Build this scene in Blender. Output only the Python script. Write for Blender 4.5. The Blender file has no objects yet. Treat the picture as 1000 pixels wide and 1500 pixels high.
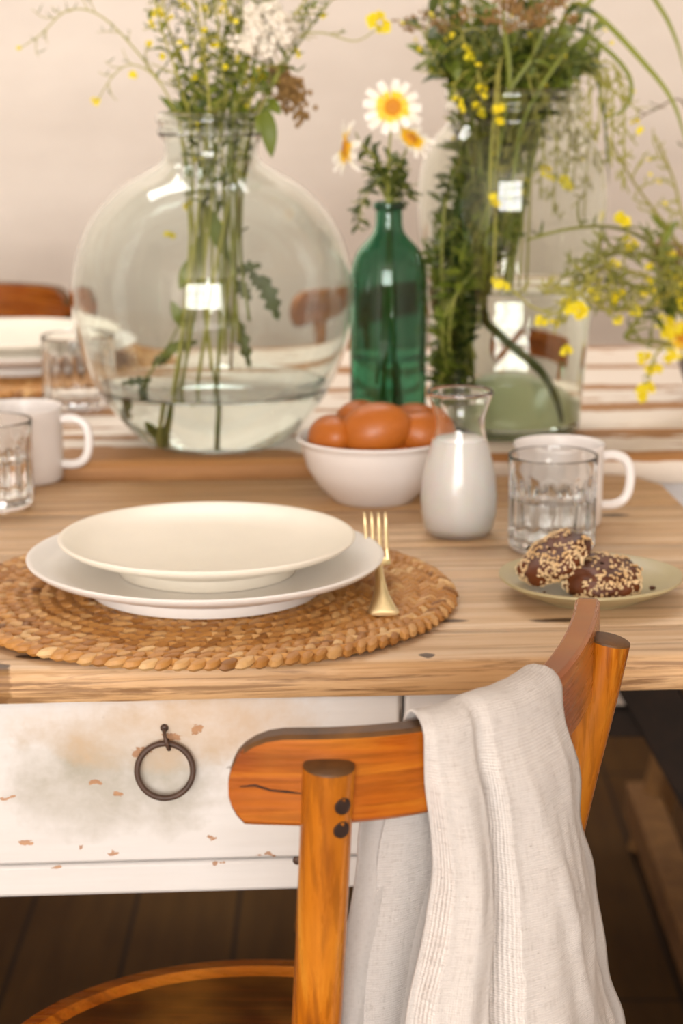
import bpy, math, random
from mathutils import Vector, Matrix, noise as mnoise
PI = math.pi
C = bpy.context.scene.collection
SC = bpy.context.scene
RND = random.Random(11)

# ------------------------------------------------------------------ camera, light, exposure
CAMH, PITCH, FPX = 1.18, math.radians(13.2), 3100.0
cam = bpy.data.objects.new('camera', bpy.data.cameras.new('camera'))
C.objects.link(cam)
cam.location = (0, 0, CAMH)
cam.rotation_euler = (PI/2 - PITCH, 0, 0)
cam.data.sensor_fit = 'VERTICAL'
cam.data.sensor_height = 36.0
cam.data.lens = 36.0*FPX/1500.0
cam.data.clip_start = 0.05
cam.data.dof.use_dof = True
cam.data.dof.focus_distance = 1.30
cam.data.dof.aperture_fstop = 8.0
SC.camera = cam

world = bpy.data.worlds.new('world'); SC.world = world
world.use_nodes = True
wb = world.node_tree.nodes['Background']
wb.inputs[0].default_value = (0.85, 0.92, 1.0, 1); wb.inputs[1].default_value = 1.0

def area(name, loc, rot, sx, sy, power, col):
    l = bpy.data.lights.new(name, 'AREA'); l.shape = 'RECTANGLE'; l.size = sx; l.size_y = sy
    l.energy = power; l.color = col
    o = bpy.data.objects.new(name, l); C.objects.link(o); o.location = loc; o.rotation_euler = rot
    return o
# daylight through the wide window behind the camera, and an added fill light over the back wall
area('window_daylight', (-0.5, -3.32, 1.45), (PI/2, 0, 0), 2.8, 2.1, 300, (1.0, 0.955, 0.91))
area('back_wall_fill', (-0.45, 2.95, 2.86), (0, 0, 0), 1.9, .7, 40, (1.0, 0.955, 0.91))  # fill lamp added to brighten the back wall, not a known source

vs = SC.view_settings
vs.view_transform = 'Standard'; vs.look = 'None'; vs.gamma = 1.0; vs.use_curve_mapping = False
vs.exposure = -0.12
cy = SC.cycles
cy.max_bounces = 16; cy.diffuse_bounces = 5; cy.glossy_bounces = 6
cy.transmission_bounces = 16; cy.transparent_max_bounces = 16
cy.sample_clamp_indirect = 60.0; cy.blur_glossy = 0.6
cy.use_denoising = True

# ------------------------------------------------------------------ helpers
def lin(h):
    h = h.lstrip('#'); out = []
    for i in (0, 2, 4):
        c = int(h[i:i+2], 16)/255
        out.append(c/12.92 if c <= .04045 else ((c+.055)/1.055)**2.4)
    return tuple(out) + (1.0,)

_F = Vector((0, math.cos(PITCH), -math.sin(PITCH))); _U = Vector((0, math.sin(PITCH), math.cos(PITCH)))
def at(px, py, y):
    """world point at distance y in the direction a photo position looks"""
    d = _F*FPX + Vector((px-500, 0, 0)) + _U*(750-py)
    return d*(y/d.y) + Vector((0, 0, CAMH))

class MB:
    def __init__(self): self.v = []; self.f = []; self.c = []; self.uv = []
    def add(self, vs_, fs_, col=None):
        b = len(self.v)
        self.v += [tuple(p) for p in vs_]
        self.f += [tuple(i+b for i in f) for f in fs_]
        cc = col if col is not None else 0.5
        if isinstance(cc, (list,)): self.c += cc
        else: self.c += [cc]*len(vs_)
        return b
    def box(self, lo, hi, M=None, col=None):
        x0, y0, z0 = lo; x1, y1, z1 = hi
        p = [Vector(q) for q in ((x0,y0,z0),(x1,y0,z0),(x1,y1,z0),(x0,y1,z0),(x0,y0,z1),(x1,y0,z1),(x1,y1,z1),(x0,y1,z1))]
        if M is not None: p = [M @ q for q in p]
        self.add(p, [(0,3,2,1),(4,5,6,7),(0,1,5,4),(1,2,6,5),(2,3,7,6),(3,0,4,7)], col)
    def bar(self, a, b, w, h, up=Vector((0,0,1)), col=None):
        a = Vector(a); b = Vector(b); d = (b-a); L = d.length; d.normalize()
        s = d.cross(up)
        if s.length < 1e-4: s = d.cross(Vector((1,0,0)))
        s.normalize(); t = s.cross(d)
        M = Matrix((( s.x, d.x, t.x, a.x),(s.y, d.y, t.y, a.y),(s.z, d.z, t.z, a.z),(0,0,0,1)))
        self.box((-w/2,0,-h/2),(w/2,L,h/2), M, col)
    def tube(self, pts, rad, n=8, cap=True, col=None):
        pts = [Vector(p) for p in pts]; m = len(pts)
        if not isinstance(rad, (list, tuple)): rad = [rad]*m
        vs_ = []; fs_ = []; nrm = None
        for i in range(m):
            t = (pts[min(i+1,m-1)]-pts[max(i-1,0)])
            if t.length < 1e-9: t = Vector((0,0,1))
            t.normalize()
            if nrm is None:
                nrm = t.cross(Vector((0,0,1)))
                if nrm.length < 1e-3: nrm = t.cross(Vector((1,0,0)))
            else: nrm = nrm - t*nrm.dot(t)
            if nrm.length < 1e-6: nrm = t.orthogonal()
            nrm.normalize(); bn = t.cross(nrm)
            for k in range(n):
                a = 2*PI*k/n
                vs_.append(pts[i] + (nrm*math.cos(a)+bn*math.sin(a))*rad[i])
        for i in range(m-1):
            for k in range(n):
                k2 = (k+1) % n
                fs_.append((i*n+k, i*n+k2, (i+1)*n+k2, (i+1)*n+k))
        if cap:
            fs_.append(tuple(reversed(range(n)))); fs_.append(tuple((m-1)*n+k for k in range(n)))
        self.add(vs_, fs_, col)
    def lathe(self, prof, n=64, M=None, rfun=None, col=None):
        vs_ = []; fs_ = []; rings = []
        for (r, z) in prof:
            if r < 1e-6:
                rings.append([len(vs_)]); vs_.append(Vector((0,0,z)))
            else:
                ids = []
                for k in range(n):
                    a = 2*PI*k/n
                    rr = rfun(r, z, a) if rfun else r
                    ids.append(len(vs_)); vs_.append(Vector((rr*math.cos(a), rr*math.sin(a), z)))
                rings.append(ids)
        for A, B in zip(rings, rings[1:]):
            if len(A) == 1 and len(B) == 1: continue
            for k in range(n):
                k2 = (k+1) % n
                if len(A) == 1: fs_.append((A[0], B[k2], B[k]))
                elif len(B) == 1: fs_.append((A[k], A[k2], B[0]))
                else: fs_.append((A[k], A[k2], B[k2], B[k]))
        if M is not None: vs_ = [M @ p for p in vs_]
        self.add(vs_, fs_, col)
    def grid(self, P, col=None, closed_u=False):
        R = len(P); K = len(P[0]); vs_ = [p for row in P for p in row]; fs_ = []
        for i in range(R-1):
            for k in range(K-1 if not closed_u else K):
                k2 = (k+1) % K
                fs_.append((i*K+k, i*K+k2, (i+1)*K+k2, (i+1)*K+k))
        self.add(vs_, fs_, col)
    def blob(self, c, rx, ry, rz, M=None, n=8, m=5, col=None):
        vs_ = [Vector((0,0,-1))]; fs_ = []
        for i in range(1, m):
            t = -PI/2 + PI*i/m
            for k in range(n):
                a = 2*PI*k/n; vs_.append(Vector((math.cos(t)*math.cos(a), math.cos(t)*math.sin(a), math.sin(t))))
        vs_.append(Vector((0,0,1))); top = len(vs_)-1
        for k in range(n):
            k2 = (k+1)%n
            fs_.append((0, 1+k2, 1+k)); fs_.append((top, 1+(m-2)*n+k, 1+(m-2)*n+k2))
            for i in range(m-2): fs_.append((1+i*n+k, 1+i*n+k2, 1+(i+1)*n+k2, 1+(i+1)*n+k))
        S = Matrix.Diagonal((rx,ry,rz)); c = Vector(c)
        vs_ = [c + ((M @ (S @ p)) if M is not None else (S @ p)) for p in vs_]
        self.add(vs_, fs_, col)
    def build(self, name, mat, parent=None, smooth=True, sharp=40, bevel=0, subsurf=0, loc=None, segs=2):
        me = bpy.data.meshes.new(name)
        me.from_pydata(self.v, [], self.f); me.update()
        at_ = me.attributes.new('tone', 'FLOAT', 'POINT')
        at_.data.foreach_set('value', [float(x) for x in self.c])
        if smooth:
            me.polygons.foreach_set('use_smooth', [True]*len(me.polygons))
            if sharp: me.set_sharp_from_angle(angle=math.radians(sharp))
        if mat: me.materials.append(mat)
        o = bpy.data.objects.new(name, me); C.objects.link(o)
        if parent: o.parent = parent
        if loc: o.location = loc
        if bevel:
            b = o.modifiers.new('bevel', 'BEVEL'); b.width = bevel; b.segments = segs; b.limit_method = 'ANGLE'; b.angle_limit = math.radians(40)
            b.harden_normals = False
        if subsurf:
            s = o.modifiers.new('subsurf', 'SUBSURF'); s.levels = subsurf; s.render_levels = subsurf
        return o

def tag(o, label, cat, group=None, kind=None):
    if label: o['label'] = label
    if cat: o['category'] = cat
    if group: o['group'] = group
    if kind: o['kind'] = kind
    return o
def thing(name, label, cat, loc=(0,0,0), rz=0.0, group=None):
    o = bpy.data.objects.new(name, None); C.objects.link(o); o.empty_display_size = .05
    o.location = loc; o.rotation_euler = (0, 0, rz)
    return tag(o, label, cat, group)
def copy_tree(o, label=None, loc=None, rz=None, parent=None):
    c = o.copy(); C.objects.link(c)
    if parent: c.parent = parent
    for ch in list(o.children): copy_tree(ch, parent=c)
    if label: c['label'] = label
    if loc is not None: c.location = loc
    if rz is not None: c.rotation_euler = (0, 0, rz)
    return c
def struct(o): o['kind'] = 'structure'; return o
def catmull(P, n):
    P = [Vector(p) for p in P]; m = len(P)
    if m == 2: return [P[0].lerp(P[1], i/n) for i in range(n+1)]
    E = [P[0]*2-P[1]] + P + [P[-1]*2-P[-2]]; out = []
    tot = [0]
    for i in range(n+1):
        t = i/n*(m-1); k = min(int(t), m-2); u = t-k
        a, b, c, d = E[k], E[k+1], E[k+2], E[k+3]
        out.append(0.5*((2*b)+(c-a)*u+(2*a-5*b+4*c-d)*u*u+(3*b-a-3*c+d)*u**3))
    return out
def interp(T, x):
    if x <= T[0][0]: return T[0][1]
    for (a, b), (c, d) in zip(T, T[1:]):
        if x <= c:
            t = (x-a)/(c-a) if c > a else 0
            t = t*t*(3-2*t)
            return b+(d-b)*t
    return T[-1][1]

# ------------------------------------------------------------------ materials
class M:
    """small node builder"""
    def __init__(self, name):
        self.m = bpy.data.materials.new(name); self.m.use_nodes = True
        self.t = self.m.node_tree; self.b = self.t.nodes['Principled BSDF']
    def n(self, kind, **kw):
        o = self.t.nodes.new(kind)
        for k, v in kw.items(): setattr(o, k, v)
        return o
    def l(self, a, b): self.t.links.new(a, b)
    def coord(self, out='Object'): return self.n('ShaderNodeTexCoord').outputs[out]
    def mapping(self, src, scale=(1,1,1), loc=(0,0,0), rot=(0,0,0)):
        o = self.n('ShaderNodeMapping'); self.l(src, o.inputs[0])
        o.inputs['Scale'].default_value = scale; o.inputs['Location'].default_value = loc; o.inputs['Rotation'].default_value = rot
        return o.outputs[0]
    def noise(self, vec, scale=5, detail=4, rough=.55, dist=0):
        o = self.n('ShaderNodeTexNoise'); self.l(vec, o.inputs['Vector'])
        o.inputs['Scale'].default_value = scale; o.inputs['Detail'].default_value = detail
        o.inputs['Roughness'].default_value = rough; o.inputs['Distortion'].default_value = dist
        return o.outputs[0]
    def ramp(self, fac, stops):
        o = self.n('ShaderNodeValToRGB'); self.l(fac, o.inputs[0]); e = o.color_ramp.elements
        e[0].position = stops[0][0]; e[0].color = self._c(stops[0][1])
        e[1].position = stops[-1][0]; e[1].color = self._c(stops[-1][1])
        for p, c in stops[1:-1]:
            x = e.new(p); x.color = self._c(c)
        return o.outputs[0]
    def _c(self, c):
        if isinstance(c, str): return lin(c)
        if isinstance(c, (int, float)): return (c, c, c, 1)
        return c
    def math(self, op, a, b=None, c=None, clamp=False):
        o = self.n('ShaderNodeMath', operation=op, use_clamp=clamp)
        for i, x in enumerate((a, b, c)):
            if x is None: continue
            if isinstance(x, (int, float)): o.inputs[i].default_value = x
            else: self.l(x, o.inputs[i])
        return o.outputs[0]
    def mix(self, fac, a, b, blend='MIX'):
        o = self.n('ShaderNodeMix', data_type='RGBA', blend_type=blend)
        for i, x in ((0, fac), (6, a), (7, b)):
            if isinstance(x, (int, float)) and i == 0: o.inputs[0].default_value = x
            elif isinstance(x, str): o.inputs[i].default_value = lin(x)
            elif isinstance(x, (int, float, tuple)): o.inputs[i].default_value = self._c(x)
            else: self.l(x, o.inputs[i])
        return o.outputs[2]
    def sep(self, v):
        o = self.n('ShaderNodeSeparateXYZ'); self.l(v, o.inputs[0]); return o.outputs
    def tone(self):
        o = self.n('ShaderNodeAttribute'); o.attribute_name = 'tone'; return o.outputs['Fac']
    def objrand(self): return self.n('ShaderNodeObjectInfo').outputs['Random']
    def spot(self, xyz, u, v, ru, rv, wob=None):
        """1 inside an elliptical mark centred on (u,v), fading to 0 at its border"""
        a = self.math('DIVIDE', self.math('SUBTRACT', xyz[0], u), ru)
        b = self.math('DIVIDE', self.math('SUBTRACT', xyz[1], v), rv)
        d = self.math('ADD', self.math('MULTIPLY', a, a), self.math('MULTIPLY', b, b))
        if wob is not None: d = self.math('ADD', d, wob)
        return self.math('SUBTRACT', 1.0, d, clamp=True)
    def col(self, c):
        if isinstance(c, str): self.b.inputs['Base Color'].default_value = lin(c)
        elif isinstance(c, tuple): self.b.inputs['Base Color'].default_value = c
        else: self.l(c, self.b.inputs['Base Color'])
    def rough(self, r):
        if isinstance(r, (int, float)): self.b.inputs['Roughness'].default_value = r
        else: self.l(r, self.b.inputs['Roughness'])
    def set(self, **kw):
        for k, v in kw.items(): self.b.inputs[k.replace('_', ' ')].default_value = v
    def bump(self, h, strength=.3, dist=.002):
        o = self.n('ShaderNodeBump'); o.inputs['Strength'].default_value = strength; o.inputs['Distance'].default_value = dist
        self.l(h, o.inputs['Height']); self.l(o.outputs[0], self.b.inputs['Normal'])

def simple(name, c, r=.5, **kw):
    m = M(name); m.col(c); m.rough(r); m.set(**kw); return m.m

def mk_wall():
    m = M('plaster'); co = m.coord()
    n1 = m.noise(m.mapping(co, (1,1,2.2)), 2.2, 5, .6); n2 = m.noise(co, 14, 4)
    m.col(m.ramp(n1, [(.3, '#d8cdc2'), (.7, '#e7ddd2')])); m.rough(.92)
    m.bump(m.math('ADD', n1, m.math('MULTIPLY', n2, .3)), .25, .02); return m.m
def mk_floor():
    m = M('dark_floor'); co = m.coord()
    g = m.noise(m.mapping(co, (14, 1.2, 1)), 3, 6, .6, .3); b = m.noise(co, 2.5, 3)
    br = m.n('ShaderNodeTexBrick'); m.l(m.mapping(co, (1,1,1), rot=(0,0,PI/2)), br.inputs[0])
    br.inputs['Scale'].default_value = 1; br.inputs['Brick Width'].default_value = 1.6; br.inputs['Row Height'].default_value = .14
    br.inputs['Mortar Size'].default_value = .003
    c = m.mix(.6, m.ramp(g, [(.3, '#331d06'), (.7, '#5a3c15')]), m.ramp(b, [(.3, '#382109'), (.7, '#523916')]))
    m.col(m.mix(br.outputs['Fac'], c, '#22160c')); m.rough(.8); m.set(Specular_IOR_Level=.2); m.bump(g, .2, .003); return m.m
def mk_tabletop():
    m = M('weathered_pine'); co = m.coord(); s = m.sep(co); tn = m.tone()
    off = m.n('ShaderNodeVectorMath', operation='MULTIPLY_ADD')
    m.l(tn, off.inputs[0]); off.inputs[1].default_value = (7.3, 3.1, 5.7); m.l(co, off.inputs[2]); co2 = off.outputs[0]
    g1 = m.noise(m.mapping(co2, (1.6, 34, 34)), 2.2, 7, .62, .5)
    g2 = m.noise(m.mapping(co2, (3.0, 130, 130)), 1.5, 4, .7)
    bl = m.noise(m.mapping(co2, (1.5, 4, 4)), 2.2, 4, .55)
    c = m.ramp(g1, [(.25, '#b4936c'), (.45, '#cfb08b'), (.6, '#dac0a0'), (.8, '#e6d1b6')])
    warm = m.ramp(g1, [(.25, '#99703f'), (.45, '#ba8b52'), (.6, '#c99b61'), (.8, '#d8b27b')])
    c = m.mix(tn, c, warm)
    c = m.mix(m.ramp(bl, [(.42, 0.0), (.72, .45)]), c, '#a88055')
    c = m.mix(m.ramp(g2, [(.37, .55), (.46, 0.0)]), c, '#73522f')
    wob = m.math('MULTIPLY', m.math('SUBTRACT', m.noise(m.mapping(co, (1,3,3)), 60, 3), .5), 1.6)
    k = None
    for (u, v, ru, rv) in ((.035,.068,.011,.007),(.085,.096,.016,.005),(.163,.092,.02,.006),(-.235,.0,.012,.02),(-.035,.44,.012,.006),(.22,.36,.02,.008),(.27,.42,.016,.008),(-.21,.03,.016,.006),(.06,.012,.006,.006),(.0,.3,.015,.004),(-.6,.2,.02,.008),(.23,.2,.02,.005),(-.28,.5,.02,.007)):
        q = m.spot((s[0], s[1]), u, v, ru, rv, wob); k = q if k is None else m.math('MAXIMUM', k, q)
    c = m.mix(m.ramp(k, [(.12, 0.0), (.45, .9)]), c, '#3a2413')
    # the raw front edge is yellower
    fr = m.ramp(s[1], [(0.0, 1.0), (.008, 0.0)])
    c = m.mix(m.math('MULTIPLY', fr, .55), c, '#c99555')
    ck = m.noise(m.mapping(co, (5, 1, 130)), 1.6, 5, .7, .6)
    c = m.mix(m.math('MULTIPLY', fr, m.ramp(ck, [(.40, .8), (.50, 0.0)])), c, '#6b4520')
    m.col(c); m.rough(m.ramp(g1, [(.3, .6), (.7, .45)]))
    m.bump(m.math('ADD', m.math('ADD', g1, m.math('MULTIPLY', g2, .4)), m.math('MULTIPLY', m.math('MULTIPLY', fr, ck), .8)), .4, .0025); return m.m
def mk_chippy(stain=False, name='chipped_white_paint'):
    m = M(name); co = m.coord(); s = m.sep(co); tn = m.tone()
    off = m.n('ShaderNodeVectorMath', operation='MULTIPLY_ADD')
    m.l(tn, off.inputs[0]); off.inputs[1].default_value = (3.3, 5.1, 2.7); m.l(co, off.inputs[2]); co2 = off.outputs[0]
    g1 = m.noise(m.mapping(co2, (1.6, 30, 30)), 2.2, 6, .6, .4)
    wood = m.ramp(g1, [(.3, '#8a5a2c'), (.55, '#b07d48'), (.75, '#c69a66')])
    pn = m.noise(m.mapping(co, (2.0, 6.5, 6.5)), 1.9, 5, .55, .5)
    pn2 = m.noise(m.mapping(co, (9, 30, 30)), 2.0, 4, .6)
    p = m.math('ADD', pn, m.math('MULTIPLY', m.math('SUBTRACT', pn2, .5), .25))
    # worn bare along plank edges: tone is 1 at a plank's edge
    p = m.math('SUBTRACT', p, m.math('MULTIPLY', tn, .22))
    # the left end of the front plank has lost its paint
    left = m.math('MULTIPLY', m.ramp(m.math('ADD', s[0], .5), [(.42, 1.0), (.62, 0.0)]), m.ramp(s[1], [(.0, 1.0), (.075, 0.0)]))
    p = m.math('SUBTRACT', p, m.math('MULTIPLY', left, .33))
    chip = m.ramp(p, [(.375, 1.0), (.395, 0.0)])
    paint = m.mix(m.noise(co, 7, 4), '#efe6da', '#e2d4c4')
    m.col(m.mix(chip, paint, wood)); m.rough(.6)
    m.bump(m.math('ADD', m.math('MULTIPLY', chip, -1.0), m.math('MULTIPLY', g1, .3)), .3, .0015); return m.m
def mk_drawer():
    m = M('stained_white_paint'); co = m.coord(); s = m.sep(co)
    n1 = m.noise(m.mapping(co, (6, 6, 9)), 2.2, 6, .65, .3); n2 = m.noise(m.mapping(co, (22, 22, 60)), 1.6, 5, .6)
    n3 = m.noise(m.mapping(co, (3, 3, 40)), 3, 4, .6)
    c = m.mix(n3, '#deDad7', '#cbc5bf')
    wp = m.n('ShaderNodeTexNoise'); m.l(co, wp.inputs['Vector']); wp.inputs['Scale'].default_value = 75; wp.inputs['Detail'].default_value = 4
    ws = m.sep(wp.outputs['Color'])
    xz = (m.math('ADD', s[0], m.math('MULTIPLY', m.math('SUBTRACT', ws[0], .5), .022)), m.math('ADD', s[2], m.math('MULTIPLY', m.math('SUBTRACT', ws[1], .5), .012)))
    wob = m.math('MULTIPLY', m.math('SUBTRACT', m.noise(co, 24, 4, .65), .5), 2.2)
    st = m.spot(xz, -.155, .672, .085, .055, wob)
    st2 = m.spot(xz, -.12, .705, .12, .035, wob)
    st3 = m.spot(xz, -.29, .71, .05, .02, wob)
    c = m.mix(m.math('MULTIPLY', m.math('MULTIPLY', st, n1), 1.5, clamp=True), c, '#a39c8c')
    c = m.mix(m.math('MULTIPLY', m.math('MULTIPLY', m.math('MAXIMUM', st2, st3), n1), 1.3, clamp=True), c, '#c2a27c')
    wood = m.ramp(n2, [(.3, '#8d5c33'), (.7, '#c08a58')])
    ch = m.ramp(m.math('ADD', m.math('MULTIPLY', n1, .55), m.math('MULTIPLY', n2, .55)), [(.33, 1.0), (.352, 0.0)])
    wob2 = m.math('MULTIPLY', m.math('SUBTRACT', m.noise(m.mapping(co, (1,1,1.6)), 190, 4, .7), .5), 3.6)
    k = None
    for (u, z, ru, rz_) in ((-.117,.695,.010,.006),(-.138,.685,.012,.006),(-.10,.700,.006,.007),(-.17,.664,.008,.004),(-.155,.655,.009,.003),(-.09,.62,.006,.004),(-.16,.612,.005,.003),(-.18,.616,.004,.003),(-.22,.62,.010,.004),(-.262,.594,.012,.003),(-.2,.6,.006,.002),(-.05,.606,.012,.003),(-.085,.60,.007,.003),(-.23,.655,.006,.002),(-.27,.62,.004,.004)):
        q = m.spot(xz, u, z, ru*.7, rz_*.62, wob2); k = q if k is None else m.math('MAXIMUM', k, q)
    ch = m.math('MAXIMUM', m.math('MULTIPLY', ch, .8), m.ramp(k, [(.25, 0.0), (.4, .85)]))
    c = m.mix(ch, c, wood)
    v = m.n('ShaderNodeTexVoronoi'); v.inputs['Scale'].default_value = 34; m.l(co, v.inputs['Vector'])
    sp = m.math('MULTIPLY', m.ramp(v.outputs['Distance'], [(.06, 1.0), (.10, 0.0)]), m.ramp(n2, [(.52, 0.0), (.6, .8)]))
    c = m.mix(sp, c, '#5d4a3a')
    m.col(c); m.rough(.5); m.bump(m.math('SUBTRACT', m.math('MULTIPLY', n3, .4), ch), .25, .0012); return m.m
def mk_chairwood(name='varnished_beech', a='#652a05', b='#9c4c09', c_='#bb7118', sc=(1,1,1), rough=.28, axis=0, src='Object'):
    m = M(name); co = m.coord(src)
    sx = [(2.0,34,34),(34,2.0,34),(34,34,2.0)][axis]
    g = m.noise(m.mapping(co, sx), 2.2, 6, .6, .8); g2 = m.noise(m.mapping(co, tuple(x*3 for x in sx)), 2.0, 4, .6); bl = m.noise(co, 9, 3)
    c = m.ramp(g, [(.3, a), (.52, b), (.74, c_)])
    c = m.mix(m.ramp(g2, [(.36, .55), (.5, 0.0)]), c, '#6a300b')
    c = m.mix(m.ramp(bl, [(.4, 0.0), (.75, .35)]), c, '#d9953b')
    m.col(c); m.rough(m.math('ADD', m.math('MULTIPLY', g2, .2), rough-.1))
    m.set(Coat_Weight=.08, Coat_Roughness=.3, Specular_IOR_Level=.35); m.bump(m.math('ADD', g, g2), .12, .001); return m.m
def mk_darkwood(name, a, b, rough=.5):
    m = M(name); co = m.coord(); g = m.noise(m.mapping(co, (10,10,10)), 2.2, 5, .6, .8)
    m.col(m.ramp(g, [(.3, a), (.7, b)])); m.rough(rough); return m.m
def mk_ceramic(name, c, r=.35, speck=None):
    m = M(name); co = m.coord(); n1 = m.noise(co, 40, 3)
    c0 = lin(c); c1 = tuple(x*.93 for x in c0[:3]) + (1,)
    m.col(m.mix(n1, c0, c1)); m.rough(r); m.set(Coat_Weight=.15, Coat_Roughness=.2); m.bump(m.noise(co, 18, 3), .04, .002); return m.m
def mk_glass(name, c, rough=0.0, ior=1.45):
    m = M(name); m.col(c); m.rough(rough); m.set(Transmission_Weight=1.0, IOR=ior); return m.m
def mk_straw():
    m = M('braided_seagrass'); co = m.coord(); tn = m.tone()
    n1 = m.noise(m.mapping(co, (1,1,1)), 260, 3, .6)
    c = m.ramp(tn, [(0.0, '#6e4417'), (.3, '#a8702c'), (.6, '#c58f4c'), (1.0, '#e2bd84')])
    m.col(m.mix(m.math('MULTIPLY', n1, .45), c, '#8b5c2a')); m.rough(.55); m.bump(n1, .3, .001); return m.m
def mk_linen():
    m = M('natural_cotton'); uv = m.coord('UV')
    def wave(rot, sc):
        w = m.n('ShaderNodeTexWave'); m.l(m.mapping(uv, (1,1,1), rot=(0,0,rot)), w.inputs[0]); w.bands_direction = 'X'
        w.inputs['Scale'].default_value = sc; w.inputs['Distortion'].default_value = 1.6; w.inputs['Detail'].default_value = 2; w.inputs['Detail Scale'].default_value = 3
        return w.outputs['Fac']
    h = m.math('MULTIPLY', m.math('ADD', wave(0, 215), wave(PI/2, 235)), 1.0)
    sl = m.math('ADD', m.noise(m.mapping(uv, (60, 700, 1)), 1.0, 3, .6), m.noise(m.mapping(uv, (700, 60, 1)), 1.0, 3, .6))
    n1 = m.noise(uv, 520, 2, .6); n2 = m.noise(uv, 22, 4)
    v = m.n('ShaderNodeTexVoronoi'); v.inputs['Scale'].default_value = 110; m.l(uv, v.inputs['Vector'])
    sp = m.ramp(v.outputs['Distance'], [(.045, 1.0), (.075, 0.0)])
    c = m.mix(n2, '#f7f0ea', '#ede4dd')
    c = m.mix(m.ramp(h, [(.3, .42), (1.0, 0.0)]), c, '#a5968a')
    c = m.mix(m.ramp(sl, [(.78, .36), (.97, 0.0)]), c, '#b3a498')
    c = m.mix(m.math('MULTIPLY', sp, m.ramp(m.noise(uv, 60, 2), [(.5, 0.0), (.58, .7)])), c, '#6d563f')
    m.col(c); m.rough(.95); m.set(Sheen_Weight=.25)
    m.bump(m.math('ADD', h, m.math('ADD', m.math('MULTIPLY', n1, 1.0), m.math('MULTIPLY', sl, 1.6))), .7, .0010)
    tr = m.n('ShaderNodeBsdfTranslucent'); m.l(c, tr.inputs[0]); mx = m.n('ShaderNodeMixShader'); mx.inputs[0].default_value = .06
    m.l(m.b.outputs[0], mx.inputs[1]); m.l(tr.outputs[0], mx.inputs[2]); m.l(mx.outputs[0], m.t.nodes['Material Output'].inputs[0]); return m.m
def mk_leaf(name, a, b, rough=.5, trans=.25):
    m = M(name); co = m.coord(); n1 = m.noise(co, 30, 3)
    r = m.objrand(); c = m.mix(m.math('ADD', m.math('MULTIPLY', n1, .6), m.math('MULTIPLY', r, .4)), a, b)
    m.col(c); m.rough(rough)
    tr = m.n('ShaderNodeBsdfTranslucent'); m.l(c, tr.inputs[0])
    mx = m.n('ShaderNodeMixShader'); mx.inputs[0].default_value = trans
    out = m.t.nodes['Material Output']
    m.l(m.b.outputs[0], mx.inputs[1]); m.l(tr.outputs[0], mx.inputs[2]); m.l(mx.outputs[0], out.inputs[0]); return m.m
def mk_egg():
    m = M('brown_eggshell'); co = m.coord(); n1 = m.noise(co, 60, 3); n2 = m.noise(co, 400, 2)
    m.col(m.mix(n1, '#b5651a', '#a45613')); m.rough(.42); m.set(Coat_Weight=.05)
    m.bump(n2, .08, .0004); return m.m
def mk_petal():
    m = M('white_petal'); tn = m.tone()
    m.col(m.ramp(tn, [(.2, '#f2bd12'), (.40, '#f6cf2e'), (.50, '#f7f0dc'), (1.0, '#f4f0ea')])); m.rough(.5); return m.m
def mk_disc():
    m = M('daisy_disc'); co = m.coord(); tn = m.tone(); n1 = m.noise(co, 500, 3)
    m.col(m.mix(n1, m.ramp(tn, [(0.0, '#c9761a'), (.55, '#dd8f16'), (1.0, '#f2bf1c')]), '#c98a1a')); m.rough(.7); m.bump(n1, .6, .001); return m.m

MT = {}
MT['wall'] = mk_wall(); MT['floor'] = mk_floor(); MT['top'] = mk_tabletop(); MT['chip'] = mk_chippy(); MT['drawer'] = mk_drawer()
MT['chair_x'] = mk_chairwood('varnished_beech'); MT['chair_uv'] = mk_chairwood('varnished_beech_rail', src='UV'); MT['chair_z'] = mk_chairwood('varnished_beech_upright', '#84400a', '#b2640f', '#cc8a2c', axis=2)
MT['seat'] = mk_chairwood('dark_seat', '#240d05', '#331407', '#46200c', rough=.4)
MT['endgrain'] = mk_darkwood('worn_wood_end', '#3d2409', '#714a1c', .6)
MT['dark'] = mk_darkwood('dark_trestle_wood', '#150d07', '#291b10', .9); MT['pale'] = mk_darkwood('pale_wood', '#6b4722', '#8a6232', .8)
MT['rawwood'] = mk_darkwood('raw_wood', '#6d4a2a', '#8f6a44')
MT['cream'] = mk_ceramic('cream_stoneware', '#f1eadb', .38); MT['plate'] = mk_ceramic('white_stoneware', '#ebe7e2', .35)
MT['enamel'] = mk_ceramic('white_enamel', '#f0ecea', .22); MT['bowl'] = mk_ceramic('white_glaze', '#eeeae8', .25)
MT['sage'] = mk_ceramic('sage_stoneware', '#b5a982', .4); MT['grey'] = mk_ceramic('grey_pottery', '#6d6462', .5)
MT['clear'] = mk_glass('clear_glass', (.98, .985, .98, 1)); MT['aqua'] = mk_glass('pale_aqua_glass', (.925, .972, .948, 1))
MT['jar'] = mk_glass('pale_jar_glass', (.95, .98, .935, 1)); MT['green'] = mk_glass('green_bottle_glass', (.20, .47, .34, 1))
MT['punt'] = simple('thick_green_glass', '#dbe5b4', .25)
MT['water'] = mk_glass('water', (.975, .99, .98, 1), 0, 1.33)
MT['milk'] = simple('milk', '#fdfaf5', .35, Subsurface_Weight=.2, Subsurface_Scale=.004)
MT['egg'] = mk_egg(); MT['straw'] = mk_straw(); MT['linen'] = mk_linen()
MT['gold'] = simple('champagne_metal', '#ecd6a4', .34, Metallic=1.0)
MT['iron'] = mk_darkwood('rusty_iron', '#2b1d15', '#5d4130', .55)
MT['hole'] = simple('dark_hole', '#2a1508', .8)
MT['paint'] = simple('window_paint', '#e8e2da', .5)
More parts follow.
